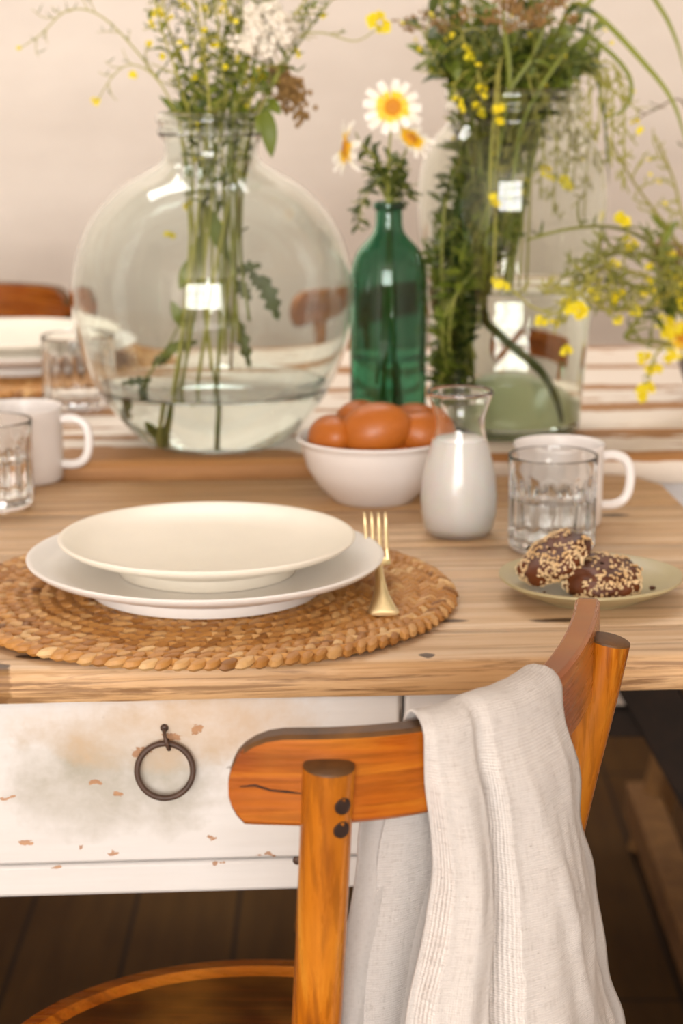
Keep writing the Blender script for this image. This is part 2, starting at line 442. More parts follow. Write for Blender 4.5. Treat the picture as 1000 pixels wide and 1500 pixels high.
MT['cookie'] = mk_darkwood('dark_caramel', '#2c1206', '#74390f', .5); MT['seed'] = mk_darkwood('sesame', '#c2914e', '#f2e0b8', .5)
MT['leaf'] = mk_leaf('leaf_green', '#55681a', '#879130'); MT['leafd'] = mk_leaf('leaf_dark', '#38481a', '#5d6a22'); MT['stem'] = mk_leaf('stem_green', '#6f772a', '#9c9c48', .5, .1)
MT['stemy'] = mk_leaf('stem_yellow', '#a2a03f', '#b9b25c', .5, .1); MT['grass'] = mk_leaf('grass_blade', '#657220', '#9aa038')
MT['stemb'] = mk_leaf('stem_brown', '#6a5230', '#8d7448', .6, .05)
MT['yellow'] = mk_leaf('yellow_petal', '#f0d80c', '#f8ec38', .5, .2); MT['umbel'] = mk_leaf('cream_umbel', '#efe6d2', '#f7f1e6', .6, .1)
MT['brownf'] = mk_leaf('dried_flower', '#856032', '#ae8a50', .7, .1); MT['petal'] = mk_petal(); MT['disc'] = mk_disc()

# ------------------------------------------------------------------ room shell
def slab(name, lo, hi, mat):
    b = MB(); b.box(lo, hi); return struct(b.build(name, mat, smooth=False))
X0, X1, Y0, Y1, ZH = -2.2, 2.2, -3.2, 3.52, 2.7
slab('floor', (X0-.2, Y0-.2, -.1), (X1+.2, Y1+.2, 0), MT['floor'])
b = MB()
for lo, hi in (((X0-.2, Y0-.2), (X1+.2, 2.6)), ((X0-.2, 3.3), (X1+.2, Y1+.2)), ((X0-.2, 2.6), (-1.4, 3.3)), ((.5, 2.6), (X1+.2, 3.3))): b.box(lo+(ZH,), hi+(ZH+.1,))  # ceiling opening made for the added fill lamp
struct(b.build('ceiling', MT['wall'], smooth=False))
slab('wall_back', (X0-.2, Y1, 0), (X1+.2, Y1+.2, ZH), MT['wall'])
slab('wall_right', (X1, Y0, 0), (X1+.2, Y1, ZH), MT['wall'])
def holed(name, axis, fixed, t, a0, a1, h0, h1, b0, b1):
    b = MB()
    def bx(u0, u1, z0, z1):
        if axis == 'x': b.box((u0, min(fixed, fixed+t), z0), (u1, max(fixed, fixed+t), z1))
        else: b.box((min(fixed, fixed+t), u0, z0), (max(fixed, fixed+t), u1, z1))
    bx(b0, a0, 0, ZH); bx(a1, b1, 0, ZH); bx(a0, a1, 0, h0); bx(a0, a1, h1, ZH)
    return struct(b.build(name, MT['wall'], smooth=False))
holed('wall_front', 'x', Y0, -.2, -1.9, .9, .4, 2.5, X0-.2, X1+.2)
slab('wall_left', (X0-.2, Y0, 0), (X0, Y1, ZH), MT['wall'])
def window(name, axis, fixed, a0, a1, h0, h1, nv, nh):
    w = bpy.data.objects.new(name, None); C.objects.link(w); struct(w)
    w.location = ((a0+a1)/2, fixed, h0) if axis == 'x' else (fixed, (a0+a1)/2, h0)
    W, Hh = (a1-a0)/2, h1-h0
    b = MB()
    def bx(u0, u1, z0, z1, d=.05):
        if axis == 'x': b.box((u0, -.1, z0), (u1, -.1+d, z1))
        else: b.box((-.1, u0, z0), (-.1+d, u1, z1))
    bx(-W, -W+.06, 0, Hh); bx(W-.06, W, 0, Hh); bx(-W, W, 0, .06); bx(-W, W, Hh-.06, Hh)
    for i in range(1, nv): u = -W+2*W*i/nv; bx(u-.025, u+.025, 0, Hh, .04)
    for i in range(1, nh): z = Hh*i/nh; bx(-W, W, z-.02, z+.02, .04)
    b.build('window_frame', MT['paint'], w, smooth=False)
    return w
window('window_1', 'x', Y0, -1.9, .9, .4, 2.5, 3, 3)
w2 = bpy.data.objects.new('added_skylight', None); C.objects.link(w2); struct(w2); w2.location = (-.45, 2.95, ZH)  # unseen skylight frame, invented to house the back wall fill
b = MB()
for lo, hi in (((-.95,-.35),(.95,-.29)), ((-.95,.29),(.95,.35)), ((-.95,-.35),(-.89,.35)), ((.89,-.35),(.95,.35)), ((-.03,-.35),(.03,.35))): b.box(lo+(.03,), hi+(.08,))
b.build('window_frame', MT['paint'], w2, smooth=False)

# ------------------------------------------------------------------ front table (weathered boards over white drawer)
TY, TR = 1.383, math.radians(4.0)
ft = thing('dining_table', 'old dining table with bare pine top and white painted ring-pull drawer', 'table', (0, TY, 0), TR)
UL, UR, DEP, ZT, TH = -1.1, .34, .593, .75, .025
def planks(name, edges, ul, ur, zt, th, mat, parent, tones, rc=0.0, edge_tone=False):
    b = MB()
    for i, (v0, v1) in enumerate(zip(edges, edges[1:])):
        nu = 90; rows = []
        g = .0007
        for k in range(nu+1):
            u = ul+(ur-ul)*k/nu
            wz = .0008*mnoise.noise(Vector((u*3, i*7.1, 0)))
            e0 = .0025*mnoise.noise(Vector((u*6, i*3.3, 2)))+.0015*mnoise.noise(Vector((u*25, i*3.3, 2))) if i == 0 else 0.0
            y0 = v0+g+e0; y1 = v1-g
            if rc and i == len(edges)-2 and u > ur-rc:      # rounded rear right corner
                d = u-(ur-rc); y1 = v1-rc+math.sqrt(max(rc*rc-d*d, 1e-8))
            r = .006 if i == 0 else .0015
            prof = [(y0+r*.2, -th), (y0, -th+r*.3), (y0, -r*1.2), (y0+r*.35, -r*.4), (y0+r*1.3, 0)]
            for q in range(1, 6): prof.append((y0+r*1.3+(y1-y0-r*1.3-.0015)*q/6, 0))
            prof += [(y1-.0015, 0), (y1, -.0015), (y1, -th)]
            rows.append([Vector((u, y, zt+z+(wz if z > -th*.5 else 0))) for (y, z) in prof])
        tc = None
        if edge_tone:
            K = len(rows[0]); one = [0.0]*K
            for q in range(K): one[q] = 1.0 if q in (3,4,K-3,K-2) else (.0)
            tc = one*len(rows)
        else: tc = [tones[i]]*(len(rows)*len(rows[0]))
        b.grid(rows, tc, closed_u=True)
        K = len(rows[0]); nb = len(b.v)
        b.f.append(tuple(nb-len(rows)*K+q for q in reversed(range(K)))); b.f.append(tuple(nb-K+q for q in range(K)))
    return b.build(name, mat, parent, sharp=50)
planks('tabletop', [0, .075, .318, .458, DEP], UL, UR, ZT, TH, MT['top'], ft, [.10, .0, .30, .65], rc=.05)
# apron with drawer
AV = .012
b = MB()
b.box((-.95, AV+.003, .578), (.150, AV+.022, .602)); b.box((.045, AV+.001, .602), (.150, AV+.022, ZT-TH)); b.box((-.95, AV+.003, .602), (-.62, AV+.022, ZT-TH))
b.box((-.95, DEP-.06, .6), (.150, DEP-.04, ZT-TH)); b.box((-.95, AV+.02, .6), (-.93, DEP-.05, ZT-TH)); b.box((.13, AV+.02, .6), (.15, DEP-.05, ZT-TH))
b.build('apron', MT['drawer'], ft, bevel=.003)
for (u, v) in ((.118, AV+.032), (.118, DEP-.08), (-.92, AV+.032), (-.92, DEP-.08)):
    b = MB(); b.lathe([(0,0),(.024,0),(.036,.6),(.036,ZT-TH),(0,ZT-TH)], 4, Matrix.Translation((u, v, 0)) @ Matrix.Rotation(PI/4, 4, 'Z')); b.build('leg', MT['drawer'], ft, smooth=False, bevel=.004)
b = MB(); b.box((-.617, AV-.001, .604), (.041, AV+.016, ZT-TH-.001)); b.box((-.6, AV+.014, .61), (.03, .45, .615)); b.box((-.6, AV+.014, .61), (-.59, .45, .71)); b.box((.02, AV+.014, .61), (.03, .45, .71))
dr = b.build('drawer', MT['drawer'], ft, bevel=.0035)
rc_ = Vector((-.1215, AV-.008, .6735)); RR = .0192
b = MB(); b.tube([rc_+Vector((RR*math.cos(2*PI*k/40), .002*math.sin(2*PI*k/40), RR*math.sin(2*PI*k/40))) for k in range(41)], .0021, 10, cap=False)
b.build('ring_pull', MT['iron'], dr)
b = MB(); b.tube(catmull([rc_+Vector((0,.012,.026)), rc_+Vector((0,.0,.0285)), rc_+Vector((.001,-.005,.023)), rc_+Vector((.003,-.003,.0165)), rc_+Vector((.003,.003,.0175)), rc_+Vector((0,.012,.024))], 20), .0013, 6); b.blob(rc_+Vector((0,.006,.029)), .003,.002,.003)
b.build('staple', MT['iron'], dr)
b = MB(); b.blob((-.030, AV+.003, .6005), .0035, .0018, .0035); b.build('nail', MT['iron'], ft)

# ------------------------------------------------------------------ rear table, chipped white paint
WY, WR, ZW = 1.992, math.radians(3.2), .765
bt = thing('painted_table', 'chipped white painted plank table standing behind the pine table', 'table', (0, WY, 0), WR)
planks('tabletop', [0, .118, .262, .39, .53, .69], -1.0, .95, ZW, .028, MT['chip'], bt, [0]*5, edge_tone=True)
b = MB(); b.box((-.9,.05,.64),(.86,.07,ZW-.028)); b.box((-.9,.62,.64),(.86,.64,ZW-.028)); b.box((-.9,.06,.64),(-.88,.63,ZW-.028)); b.box((.84,.06,.64),(.86,.63,ZW-.028))
b.build('apron', MT['enamel'], bt, bevel=.002)
for (u, v) in ((.82,.09),(.82,.6),(-.86,.09),(-.86,.6)):
    b = MB(); b.box((u-.03,v-.03,0),(u+.03,v+.03,ZW-.028)); b.build('leg', MT['enamel'], bt, bevel=.004)

# under-table trestles seen at the right
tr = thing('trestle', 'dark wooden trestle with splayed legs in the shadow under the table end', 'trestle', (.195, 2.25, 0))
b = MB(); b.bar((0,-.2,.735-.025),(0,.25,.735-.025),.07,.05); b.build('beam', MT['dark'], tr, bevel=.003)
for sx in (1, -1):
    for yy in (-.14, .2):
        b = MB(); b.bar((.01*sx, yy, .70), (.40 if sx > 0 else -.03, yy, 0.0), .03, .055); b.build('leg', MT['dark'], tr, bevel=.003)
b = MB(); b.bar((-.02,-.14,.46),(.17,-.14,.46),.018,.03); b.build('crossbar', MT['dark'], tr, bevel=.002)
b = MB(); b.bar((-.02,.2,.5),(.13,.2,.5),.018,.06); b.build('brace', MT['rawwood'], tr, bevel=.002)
st = thing('bench', 'pale wooden bench frame on the floor beyond the dark trestle', 'bench', (.437, 2.62, 0))
b = MB(); b.bar((.01,-.36,.03),(.0,.3,.065),.045,.055); b.build('runner', MT['pale'], st, bevel=.004)
b = MB(); b.bar((.0,.245,0),(.055,.30,.2),.03,.05); b.bar((.055,.30,.2),(.09,.32,.43),.03,.05); b.build('leg', MT['pale'], st, bevel=.004)
b = MB(); b.bar((.01,-.34,.0),(.07,-.36,.43),.035,.05); b.build('leg', MT['pale'], st, bevel=.004)
b = MB(); b.box((.02,-.42,.43),(.36,.36,.46)); b.build('seat', MT['pale'], st, bevel=.004)
b = MB(); b.bar((.33,-.34,0),(.31,-.34,.43),.035,.05); b.build('leg', MT['pale'], st, bevel=.004)
b = MB(); b.bar((.33,.28,0),(.31,.28,.43),.035,.05); b.build('leg', MT['pale'], st, bevel=.004)

# ------------------------------------------------------------------ chairs with curved top rail
PLAN = catmull([(-.058,1.042,0),(-.008,1.040,0),(.040,1.052,0),(.083,1.083,0),(.112,1.130,0),(.135,1.195,0),(.150,1.258,0),(.160,1.322,0)], 60)
ACC = [0.0]
for a, c in zip(PLAN, PLAN[1:]): ACC.append(ACC[-1]+(c-a).length)
PL = ACC[-1]
def rail_at(s):
    s = max(0, min(PL, s))
    for i in range(len(ACC)-1):
        if s <= ACC[i+1]:
            t = (s-ACC[i])/(ACC[i+1]-ACC[i]); p = PLAN[i].lerp(PLAN[i+1], t)
            n_ = len(PLAN)-1; dd = [(PLAN[min(j+3,n_)]-PLAN[max(j-3,0)]).normalized() for j in (i, min(i+1,n_))]; d = dd[0].lerp(dd[1], t).normalized()
            return p, d, Vector((d.y, -d.x, 0))          # outward normal: away from the seat
RZ = .82
def make_chair(label):
    org = Vector((-.06, 1.29, 0))
    t = thing('bentwood_chair', label, 'chair', org)
    L = lambda p: Vector(p)-org
    # curved top rail
    b = MB(); rows = []
    ends = [(0,-.036,-.024),(.0015,-.041,-.0175),(.004,-.0455,-.0125),(.008,-.0498,-.0082),(.013,-.05,-.0048),(.020,-.05,-.0018),(.028,-.05,-.0003),(.036,-.05,0)]
    S = [e for e in ends]
    n = 46
    for k in range(1, n): S.append((.036+(PL-.072)*k/n, -.05+.003*math.sin(PI*k/n), 0.0))
    S += [(PL-e[0], e[1], e[2]) for e in reversed(ends)]
    hw = .0078
    for (s, zb, zt) in S:
        p, d, nn = rail_at(s); col = []
        h = zt-zb; r = min(.0022, h*.2)
        prof = [(-hw, zb+r), (-hw, zb+h*.35), (-hw, zb+h*.7), (-hw, zt-r), (-hw+r, zt), (hw-r, zt), (hw, zt-r), (hw, zb+h*.7), (hw, zb+h*.35), (hw, zb+r), (hw-r, zb), (-hw+r, zb)]
        for (o, z) in prof: col.append(L(p+nn*o+Vector((0,0,RZ+z))))
        rows.append(col)
    b.grid(rows, closed_u=True)
    K = len(rows[0]); b.f.append(tuple(reversed(range(K)))); b.f.append(tuple((len(rows)-1)*K+q for q in range(K)))
    b.f = [tuple(reversed(f)) for f in b.f]
    rail = b.build('top_rail', MT['chair_uv'], t, sharp=35); me = rail.data
    me.materials.append(MT['endgrain']); ul = me.uv_layers.new(name='UVMap')
    arc = [S[i//K][0] for i in range(len(rows)*K)]
    for pl in me.polygons:
        if abs(pl.normal.z) > .6 and pl.center.z > RZ-.026: pl.material_index = 1 if arc[pl.vertices[0]] < PL*.45 else 0
        if max(arc[v] for v in pl.vertices) < .0155 and len(pl.vertices) == 4 and abs(pl.normal.dot(Vector((-.1,-1,0)).normalized())) < .5: pl.material_index = 1
        for li in pl.loop_indices:
            vi = me.loops[li].vertex_index; ul.data[li].uv = (arc[vi], me.vertices[vi].co.z)
    # a dry crack in the rail's outer face
    b = MB(); pts = []
    for (s, z) in ((.006,-.0285),(.014,-.0275),(.022,-.0300),(.03,-.0305),(.038,-.0315)):
        p, d, nn = rail_at(s); pts.append(L(p+nn*(hw+.0001)+Vector((0,0,RZ+z))))
    b.tube(pts, [.0003,.0007,.0006,.0007,.0003], 5); b.build('crack', MT['hole'], rail)
    # rear posts
    def post(top, m1, seatp, foot, holes):
        bb = MB(); P = catmull([L(top), L(m1), L(seatp), L(foot)], 24)
        rad = [.0136-.0002*i/24*10*.2 for i in range(25)]
        bb.tube(P, rad, 20, cap=False, col=.5)
        o = bb.build('post', MT['chair_z'], t)
        dirn = (P[0]-P[1]).normalized()
        e = MB(); q = dirn.to_track_quat('Z','Y').to_matrix().to_4x4(); q.translation = P[0]
        e.lathe([(.0136,-.0005),(.0132,.0012),(.011,.0022),(.006,.0027),(0,.0029)], 20, q); e.build('post_end', MT['endgrain'], o)
        for (dz, ang) in holes:
            a = ang; base = P[0]-dirn*dz
            h = MB(); out = Vector((math.cos(a), math.sin(a), 0))
            m_ = out.to_track_quat('Z','Y').to_matrix().to_4x4(); m_.translation = base+out*.0136
            h.lathe([(0,.0002),(.0036,.0003),(.0041,.0011),(.0045,.0009),(.0047,-.0006)], 16, m_); h.build('bolt_hole', MT['hole'], o)
        return o
    post((-.0065,1.0305,.804), (-.0155,1.052,.62), (-.031,1.092,.47), (-.03,1.06,0), [(.0185,-.95),(.032,-.95)])
    post((.1640,1.2475,.806), (.131,1.251,.62), (.140,1.252,.47), (.175,1.235,0), [])
    # seat: bent ring and dark inset panel
    sc = Vector((0,0,0)); R = .187
    b = MB(); b.lathe([(R-.028,.462),(R-.002,.462),(R,.466),(R,.484),(R-.004,.489),(R-.016,.4895),(R-.020,.485),(R-.028,.483)], 96, Matrix.Translation(sc)); 
    nP = 8; nV = 96
    for k in range(nV): b.f.append(((nP-1)*nV+k, (nP-1)*nV+(k+1)%nV, (k+1)%nV, k))
    b.build('seat_ring', MT['chair_x'], t)
    b = MB(); b.lathe([(0,.466),(R-.02,.466),(R-.02,.4845),(R-.06,.482),(0,.4795)], 96, Matrix.Translation(sc)); b.build('seat', MT['seat'], t)
    for (x, y, fx, fy) in ((-.15,.06,-.19,.09),(.05,.155,.07,.19)):
        b = MB(); b.tube([(fx,fy,0),(x,y,.25) if False else ((fx+x)/2,(fy+y)/2,.24),(x,y,.47)], [.011,.014,.016], 14); b.build('leg', MT['chair_z'], t)
    b = MB(); b.tube([(-.165+.12*math.cos(a)*0+.115*math.cos(a)+.165-.02, .115*math.sin(a)-.02, .2) for a in [2*PI*k/36 for k in range(37)]], .008, 8, cap=False); b.build('stretcher_ring', MT['chair_z'], t)
    return t
chair = make_chair('curved-back wooden chair in front of the table with a cloth over its rail')
# the rail's facing is about -51 degrees; the two beyond the table face the camera
g0 = math.radians(-52)
def far_chair(cx, cy, face, label):
    c = copy_tree(chair, label=label); c.rotation_euler = (0, 0, face); c.location = (cx, cy, 0); return c
far_chair(-.535, 2.68, PI/2+.62+.22, 'wooden chair whose top rail shows behind the background plates')
far_chair(.13, 2.70, PI/2+.62+.22, 'wooden chair behind the white table, seen through the tall jar')

# ------------------------------------------------------------------ cloth over the rail
def make_towel():
    b = MB(); uvs = []
    NV = 120
    def sheet(sec, NU, u_off):
        rows = []
        for j in range(NV+1):
            rows.append([sec(i/NU, j/NV) for i in range(NU+1)])
        b.grid(rows)
        for j in range(NV+1):
            for i in range(NU+1): uvs.append((u_off+i/NU*.24, j/NV*.52))
    hw = .0078+.0022
    # v: 0 = hem on the seat side, 1 = hem on the camera side
    zi, zo = .24, .31
    vt = zi/(zi+zo)
    def path(v):
        d = (v-vt)*(zi+zo)            # signed run from the ridge, + = camera side
        r = hw*1.25
        if abs(d) < r*PI/2:
            a = d/r; return r*math.sin(a), r*math.cos(a)-r+.0035, 0
        s = 1 if d > 0 else -1
        return s*r, -(abs(d)-r*PI/2)-r+.0035, (abs(d)-r*PI/2)
    sL = PL*.24; sR = PL*.495
    def sec(u, v):
        o, z, drop = path(v)
        front = v > vt
        f = min(1, drop/.27)
        if front:
            s0 = sL+interp([(0,0),(.25,.006),(.6,-.008),(1,-.018)], f); s1 = sR+interp([(0,0),(.2,.008),(.55,.034),(1,.068)], f)
        else:
            s0 = sL+interp([(0,0),(.3,-.014),(.6,-.022),(1,-.03)], f); s1 = sR+interp([(0,0),(1,.01)], f)
        s = s0+(s1-s0)*u
        p, d, nn = rail_at(s)
        if front:
            amp = interp([(0,.25),(.12,.8),(.4,1.15),(1,1.5)], f)
            # rolled fold on the left, a sharp valley, then the broad panel
            q = interp([(0,-.004),(.05,.010),(.13,.0165),(.22,.012),(.285,-.003),(.30,-.003),(.36,.013),(.5,.0165),(.75,.0165),(.93,.0120),(1,.006)], u-.02*f*(1-u))
            q += .0022*math.sin(9*u+5*f+1)*f + .0035*mnoise.noise(Vector((u*5+3, v*9, 1.7)))*(.3+f)+.0012*mnoise.noise(Vector((u*16, v*26, 4.4)))
            # a slanting soft crease across the panel
            q += .003*math.exp(-((u-.45-.35*f)/.05)**2)*math.sin(PI*min(1, f*1.2))
            off = o+q*amp+.012*f*f
        else:
            amp = interp([(0,.15),(.3,.7),(1,1.2)], f)
            q = .005*math.sin(u*7+.6)+.0022*math.sin(u*15+2+3*f)+.003*mnoise.noise(Vector((u*4, v*6, 8.8)))
            off = o-(abs(q)+.002)*amp - .01*f
        ridge = 0.0
        if drop < .02:
            ridge = (.003+.0045*mnoise.noise(Vector((u*4.5, 2.2, .3)))+.004*math.exp(-((u-.62)/.25)**2))*(1-drop/.02)
        return p+nn*off+Vector((0,0,RZ+z+ridge))
    sheet(sec, 110, 0)
    # under layer of the doubled cloth, its selvedge showing along the right side of the hanging part
    def sec2(u, v):
        d = .01+v*.30
        f = min(1, d/.27)
        s1 = sR+interp([(0,0),(.2,.008),(.55,.034),(1,.068)], f)+.0015+.0075*f+.0018*math.sin(v*21)
        s = s1-.05*(1-u)
        p, dd, nn = rail_at(s)
        over = max(0, s-PL)
        off = hw*1.25+.0015+.004*math.sin(PI*u)*0+interp([(0,.0),(.6,.005),(.85,.013),(1,.0165)], u)*interp([(0,.05),(.25,.5),(1,1.15)], f)+.012*f*f+.001*math.sin(v*33+u*4)
        return p+dd*over+nn*off+Vector((0,0,RZ-.008-d))
    sheet(sec2, 20, .3)
    # folded corner of the seat-side half, lying left of the post-side edge
    def sec3(u, v):
        d = .045+v*.20
        f = min(1, d/.25)
        sl = sL+interp([(0,-.016),(.3,-.026),(.6,-.036),(1,-.04)], f)
        wid = .05+.02*f
        s = sl+wid*u
        p, dd, nn = rail_at(s)
        off = -hw*1.25-.004-.006*f-.005*math.sin(u*PI)*(.5+f)-.003*math.sin(u*9+v*5)
        return p+nn*off+Vector((0,0,RZ-d))
    sheet(sec3, 26, .6)
    me = bpy.data.meshes.new('linen_towel'); me.from_pydata(b.v, [], b.f); me.update()
    me.polygons.foreach_set('use_smooth', [True]*len(me.polygons))
    ul = me.uv_layers.new(name='UVMap'); idx = [0]*len(me.loops); me.loops.foreach_get('vertex_index', idx)
    flat = []
    for i in idx: flat += uvs[i]
    ul.data.foreach_set('uv', flat)
    me.materials.append(MT['linen'])
    o = bpy.data.objects.new('linen_towel', me); C.objects.link(o)
    s = o.modifiers.new('solid', 'SOLIDIFY'); s.thickness = .0016; s.offset = 0
    tag(o, 'off-white woven cotton cloth draped over the chair rail', 'cloth')
    return o
make_towel()

# ------------------------------------------------------------------ placemats, plates, fork
def make_mat(label, loc, R=.186):
    t = thing('placemat', label, 'placemat', loc)
    b = MB(); b.lathe([(0,.0012),(R-.003,.0012),(R-.003,.004),(0,.004)], 72); b.build('backing', MT['straw'], t)
    b = MB(); pitch = .0124; r = R-.0055; rr = random.Random(5)
    while r > .06:
        n = max(10, int(2*PI*r/.0106))
        for k in range(n):
            for side in (1, -1):
                a = 2*PI*(k+(.0 if side > 0 else .5))/n + rr.uniform(-.004,.004)
                c = Vector(((r+side*.0027)*math.cos(a), (r+side*.0027)*math.sin(a), .0050+rr.uniform(-.0004,.0005)))
                rot = Matrix.Rotation(a+PI/2+side*.72+rr.uniform(-.16,.16), 3, 'Z') @ Matrix.Rotation(rr.uniform(-.12,.12)+side*.25, 3, 'X') @ Matrix.Rotation(-.16+rr.uniform(-.06,.06), 3, 'Y')
                b.blob(c, .0090*rr.uniform(.85,1.15), .0041*rr.uniform(.85,1.2), .0039, rot, 8, 4, col=min(1,max(0,rr.gauss(.55,.2))))
        r -= pitch
    b.build('braid', MT['straw'], t)
    return t
MATC = (-.102, 1.542, .7508)
mat = make_mat('round braided seagrass placemat under the near cream plates', MATC)
far_mat = copy_tree(mat, label='round braided placemat under the stacked plates at the far left', loc=(-.385, 2.50, ZW+.0005))
def plate_prof(R, foot, fh, h, lip=.0042):
    return [(0,fh-.002),(foot-.006,fh-.002),(foot-.004,.0),(foot,.0),(foot+.002,fh*.9),(foot+.012,fh+.003),(R-.020,h-.0115),(R-.006,h-.0065),(R-.0005,h-.0025),(R,h-.0008),(R-.0012,h),(R-lip,h-.0008),(R-.012,h-.0045),(R-.028,h-.0095),(foot+.010,fh+.0075),(foot*.8,fh+.0045),(0,fh+.004)]
def make_plate(label, loc, R, foot, fh, h, mat_):
    b = MB(); b.lathe(plate_prof(R, foot, fh, h), 96); o = b.build('plate', mat_, sharp=50, loc=loc)
    return tag(o, label, 'plate')
pz = MATC[2]+.0092
MT_top = pz+.0085+.0048
p1 = make_plate('large white stoneware plate lying directly on the near placemat', (MATC[0], MATC[1], pz), .134, .087, .0085, .027, MT['plate'])
p2 = make_plate('smaller cream plate on top of the large near plate', (MATC[0]+.001, MATC[1]+.002, pz+.0085+.0048), .1115, .0665, .0095, .0275, MT['cream'])
fz = ZW+.0005+.0092
copy_tree(p1, 'large white plate at the bottom of the far left stack', (-.385, 2.50, fz))
copy_tree(p2, 'cream plate on top of the far left stack', (-.385, 2.50, fz+.0133))

def make_fork():
    o = at(562, 905, 1.462); o.z = .7605
    t = thing('fork', 'champagne gold fork lying on the placemat beside the near plates', 'fork', o, math.radians(1.5))
    # handle: flared end to narrow neck
    prof = [(0,.0095,.0012,.0013),(.004,.0112,.0014,.0018),(.012,.0104,.002,.0022),(.028,.0078,.0035,.0026),(.048,.0052,.006,.0026),(.068,.0038,.010,.0024),(.082,.0033,.0128,.0022),(.090,.0036,.0135,.0021),(.0945,.0075,.0133,.0018),(.098,.0095,.0132,.0014),(.103,.0097,.0138,.0012),(.108,.0095,.0150,.0011)]
    P = catmull([Vector((w, y, z)) for (y, w, z, th) in prof], 60); T = [p[3] for p in prof]
    rows = []
    for i, q in enumerate(P):
        k = i/60*(len(T)-1); a = int(min(k, len(T)-2)); th = T[a]+(T[a+1]-T[a])*(k-a)
        rows.append([Vector((q.x*math.cos(2*PI*j/16), q.y, q.z+th*math.sin(2*PI*j/16))) for j in range(16)])
    b = MB(); b.grid(rows, closed_u=True); b.f.append(tuple(reversed(range(16)))); b.f.append(tuple(60*16+j for j in range(16)))
    b.build('handle', MT['gold'], t, sharp=60)
    for j in range(4):
        x = -.0078+.0052*j; b = MB(); rows = []
        Q = catmull([(x,.104,.0138),(x,.115,.018),(x,.130,.0262),(x*1.04,.146,.0345),(x*1.06,.160,.0385)], 20)
        for i, q in enumerate(Q):
            w = .0016*(1-.62*(i/20)**3); h = .0011*(1-.5*(i/20))
            rows.append([q+Vector((w*math.cos(2*PI*k/10), 0, h*math.sin(2*PI*k/10))) for k in range(10)])
        b.grid(rows, closed_u=True); b.f.append(tuple(reversed(range(10)))); b.f.append(tuple(20*10+k for k in range(10)))
        b.build('tine', MT['gold'], t)
make_fork()

# ------------------------------------------------------------------ bowl with eggs
BX, BY = .029, 1.884
b = MB(); b.lathe([(0,.002),(.030,.002),(.032,0),(.035,0),(.037,.003),(.048,.014),(.058,.031),(.0630,.050),(.0642,.0545),(.0662,.0557),(.0672,.0572),(.066,.059),(.064,.0585),(.0612,.054),(.056,.033),(.046,.017),(.034,.0065),(0,.005)], 80, Matrix.Diagonal((1.045,1.045,1,1)))
tag(b.build('bowl', MT['bowl'], loc=(BX, BY, ZT+.0005), sharp=60), 'small white round bowl holding the brown eggs', 'bowl')
def egg_mesh():
    b = MB(); pr = []
    for i in range(21):
        t = PI*i/20; z = -math.cos(t); r = math.sin(t)*(1-.10*z)
        pr.append((max(0, r*.0228) if 0 < i < 20 else 0, z*.029))
    b.lathe(pr, 32); return b
e0 = None
for (px, py, y, h, ex, ez, sc, lab) in (
    (487, 641, 1.870, 0, 1.35, .3, .93, 'brown egg at the left side of the white bowl'),
    (551, 631, 1.862, 0, 1.25, 1.45, 1.14, 'largest brown egg in front at the middle of the bowl'),
    (526, 620, 1.917, 0, 1.3, -.6, .96, 'brown egg tucked behind the largest egg'),
    (622, 638, 1.872, 0, 1.2, -1.2, 1.0, 'brown egg at the right side of the bowl by the milk'),
    (608, 624, 1.918, 0, 1.35, .9, .95, 'brown egg at the back right of the bowl'),
    (577, 672, 1.868, 0, 1.45, .2, .88, 'brown egg low in the bowl below the others')):
    c = at(px, py, y)
    if e0 is None: o = egg_mesh().build('egg', MT['egg']); e0 = o
    else: o = e0.copy(); C.objects.link(o)
    o.location = c; o.rotation_euler = (ex, 0, ez); o.scale = (sc, sc, sc)
    tag(o, lab, 'egg', 'brown eggs in the white bowl')

# ------------------------------------------------------------------ milk carafe
t = thing('carafe', 'small clear glass carafe of milk beside the bowl', 'carafe', (.0995, 1.749, ZT+.0005))
outp = [(0,.0),(.022,0),(.026,.0015),(.0298,.007),(.0318,.020),(.0323,.034),(.0308,.050),(.0275,.066),(.0232,.082),(.0207,.092),(.0210,.101),(.0243,.112),(.0266,.1185),(.0278,.1205),(.0282,.1225),(.0274,.1245),(.0262,.1245)]
inp = [(.0252,.1215),(.0226,.1115),(.0191,.101),(.0188,.092),(.0213,.082),(.0255,.066),(.0288,.050),(.0303,.034),(.0298,.020),(.0277,.0095),(.022,.005),(0,.0045)]
b = MB(); b.lathe(outp+inp, 64); b.build('glass', MT['clear'], t, sharp=0)
b = MB(); b.lathe([(0,.0043),(.0222,.0048),(.0279,.0094),(.03,.020),(.0305,.034),(.029,.050),(.0257,.066),(.0215,.0815),(.0209,.0833),(.0203,.0838),(0,.0838)], 64); b.build('milk', MT['milk'], t, sharp=60)

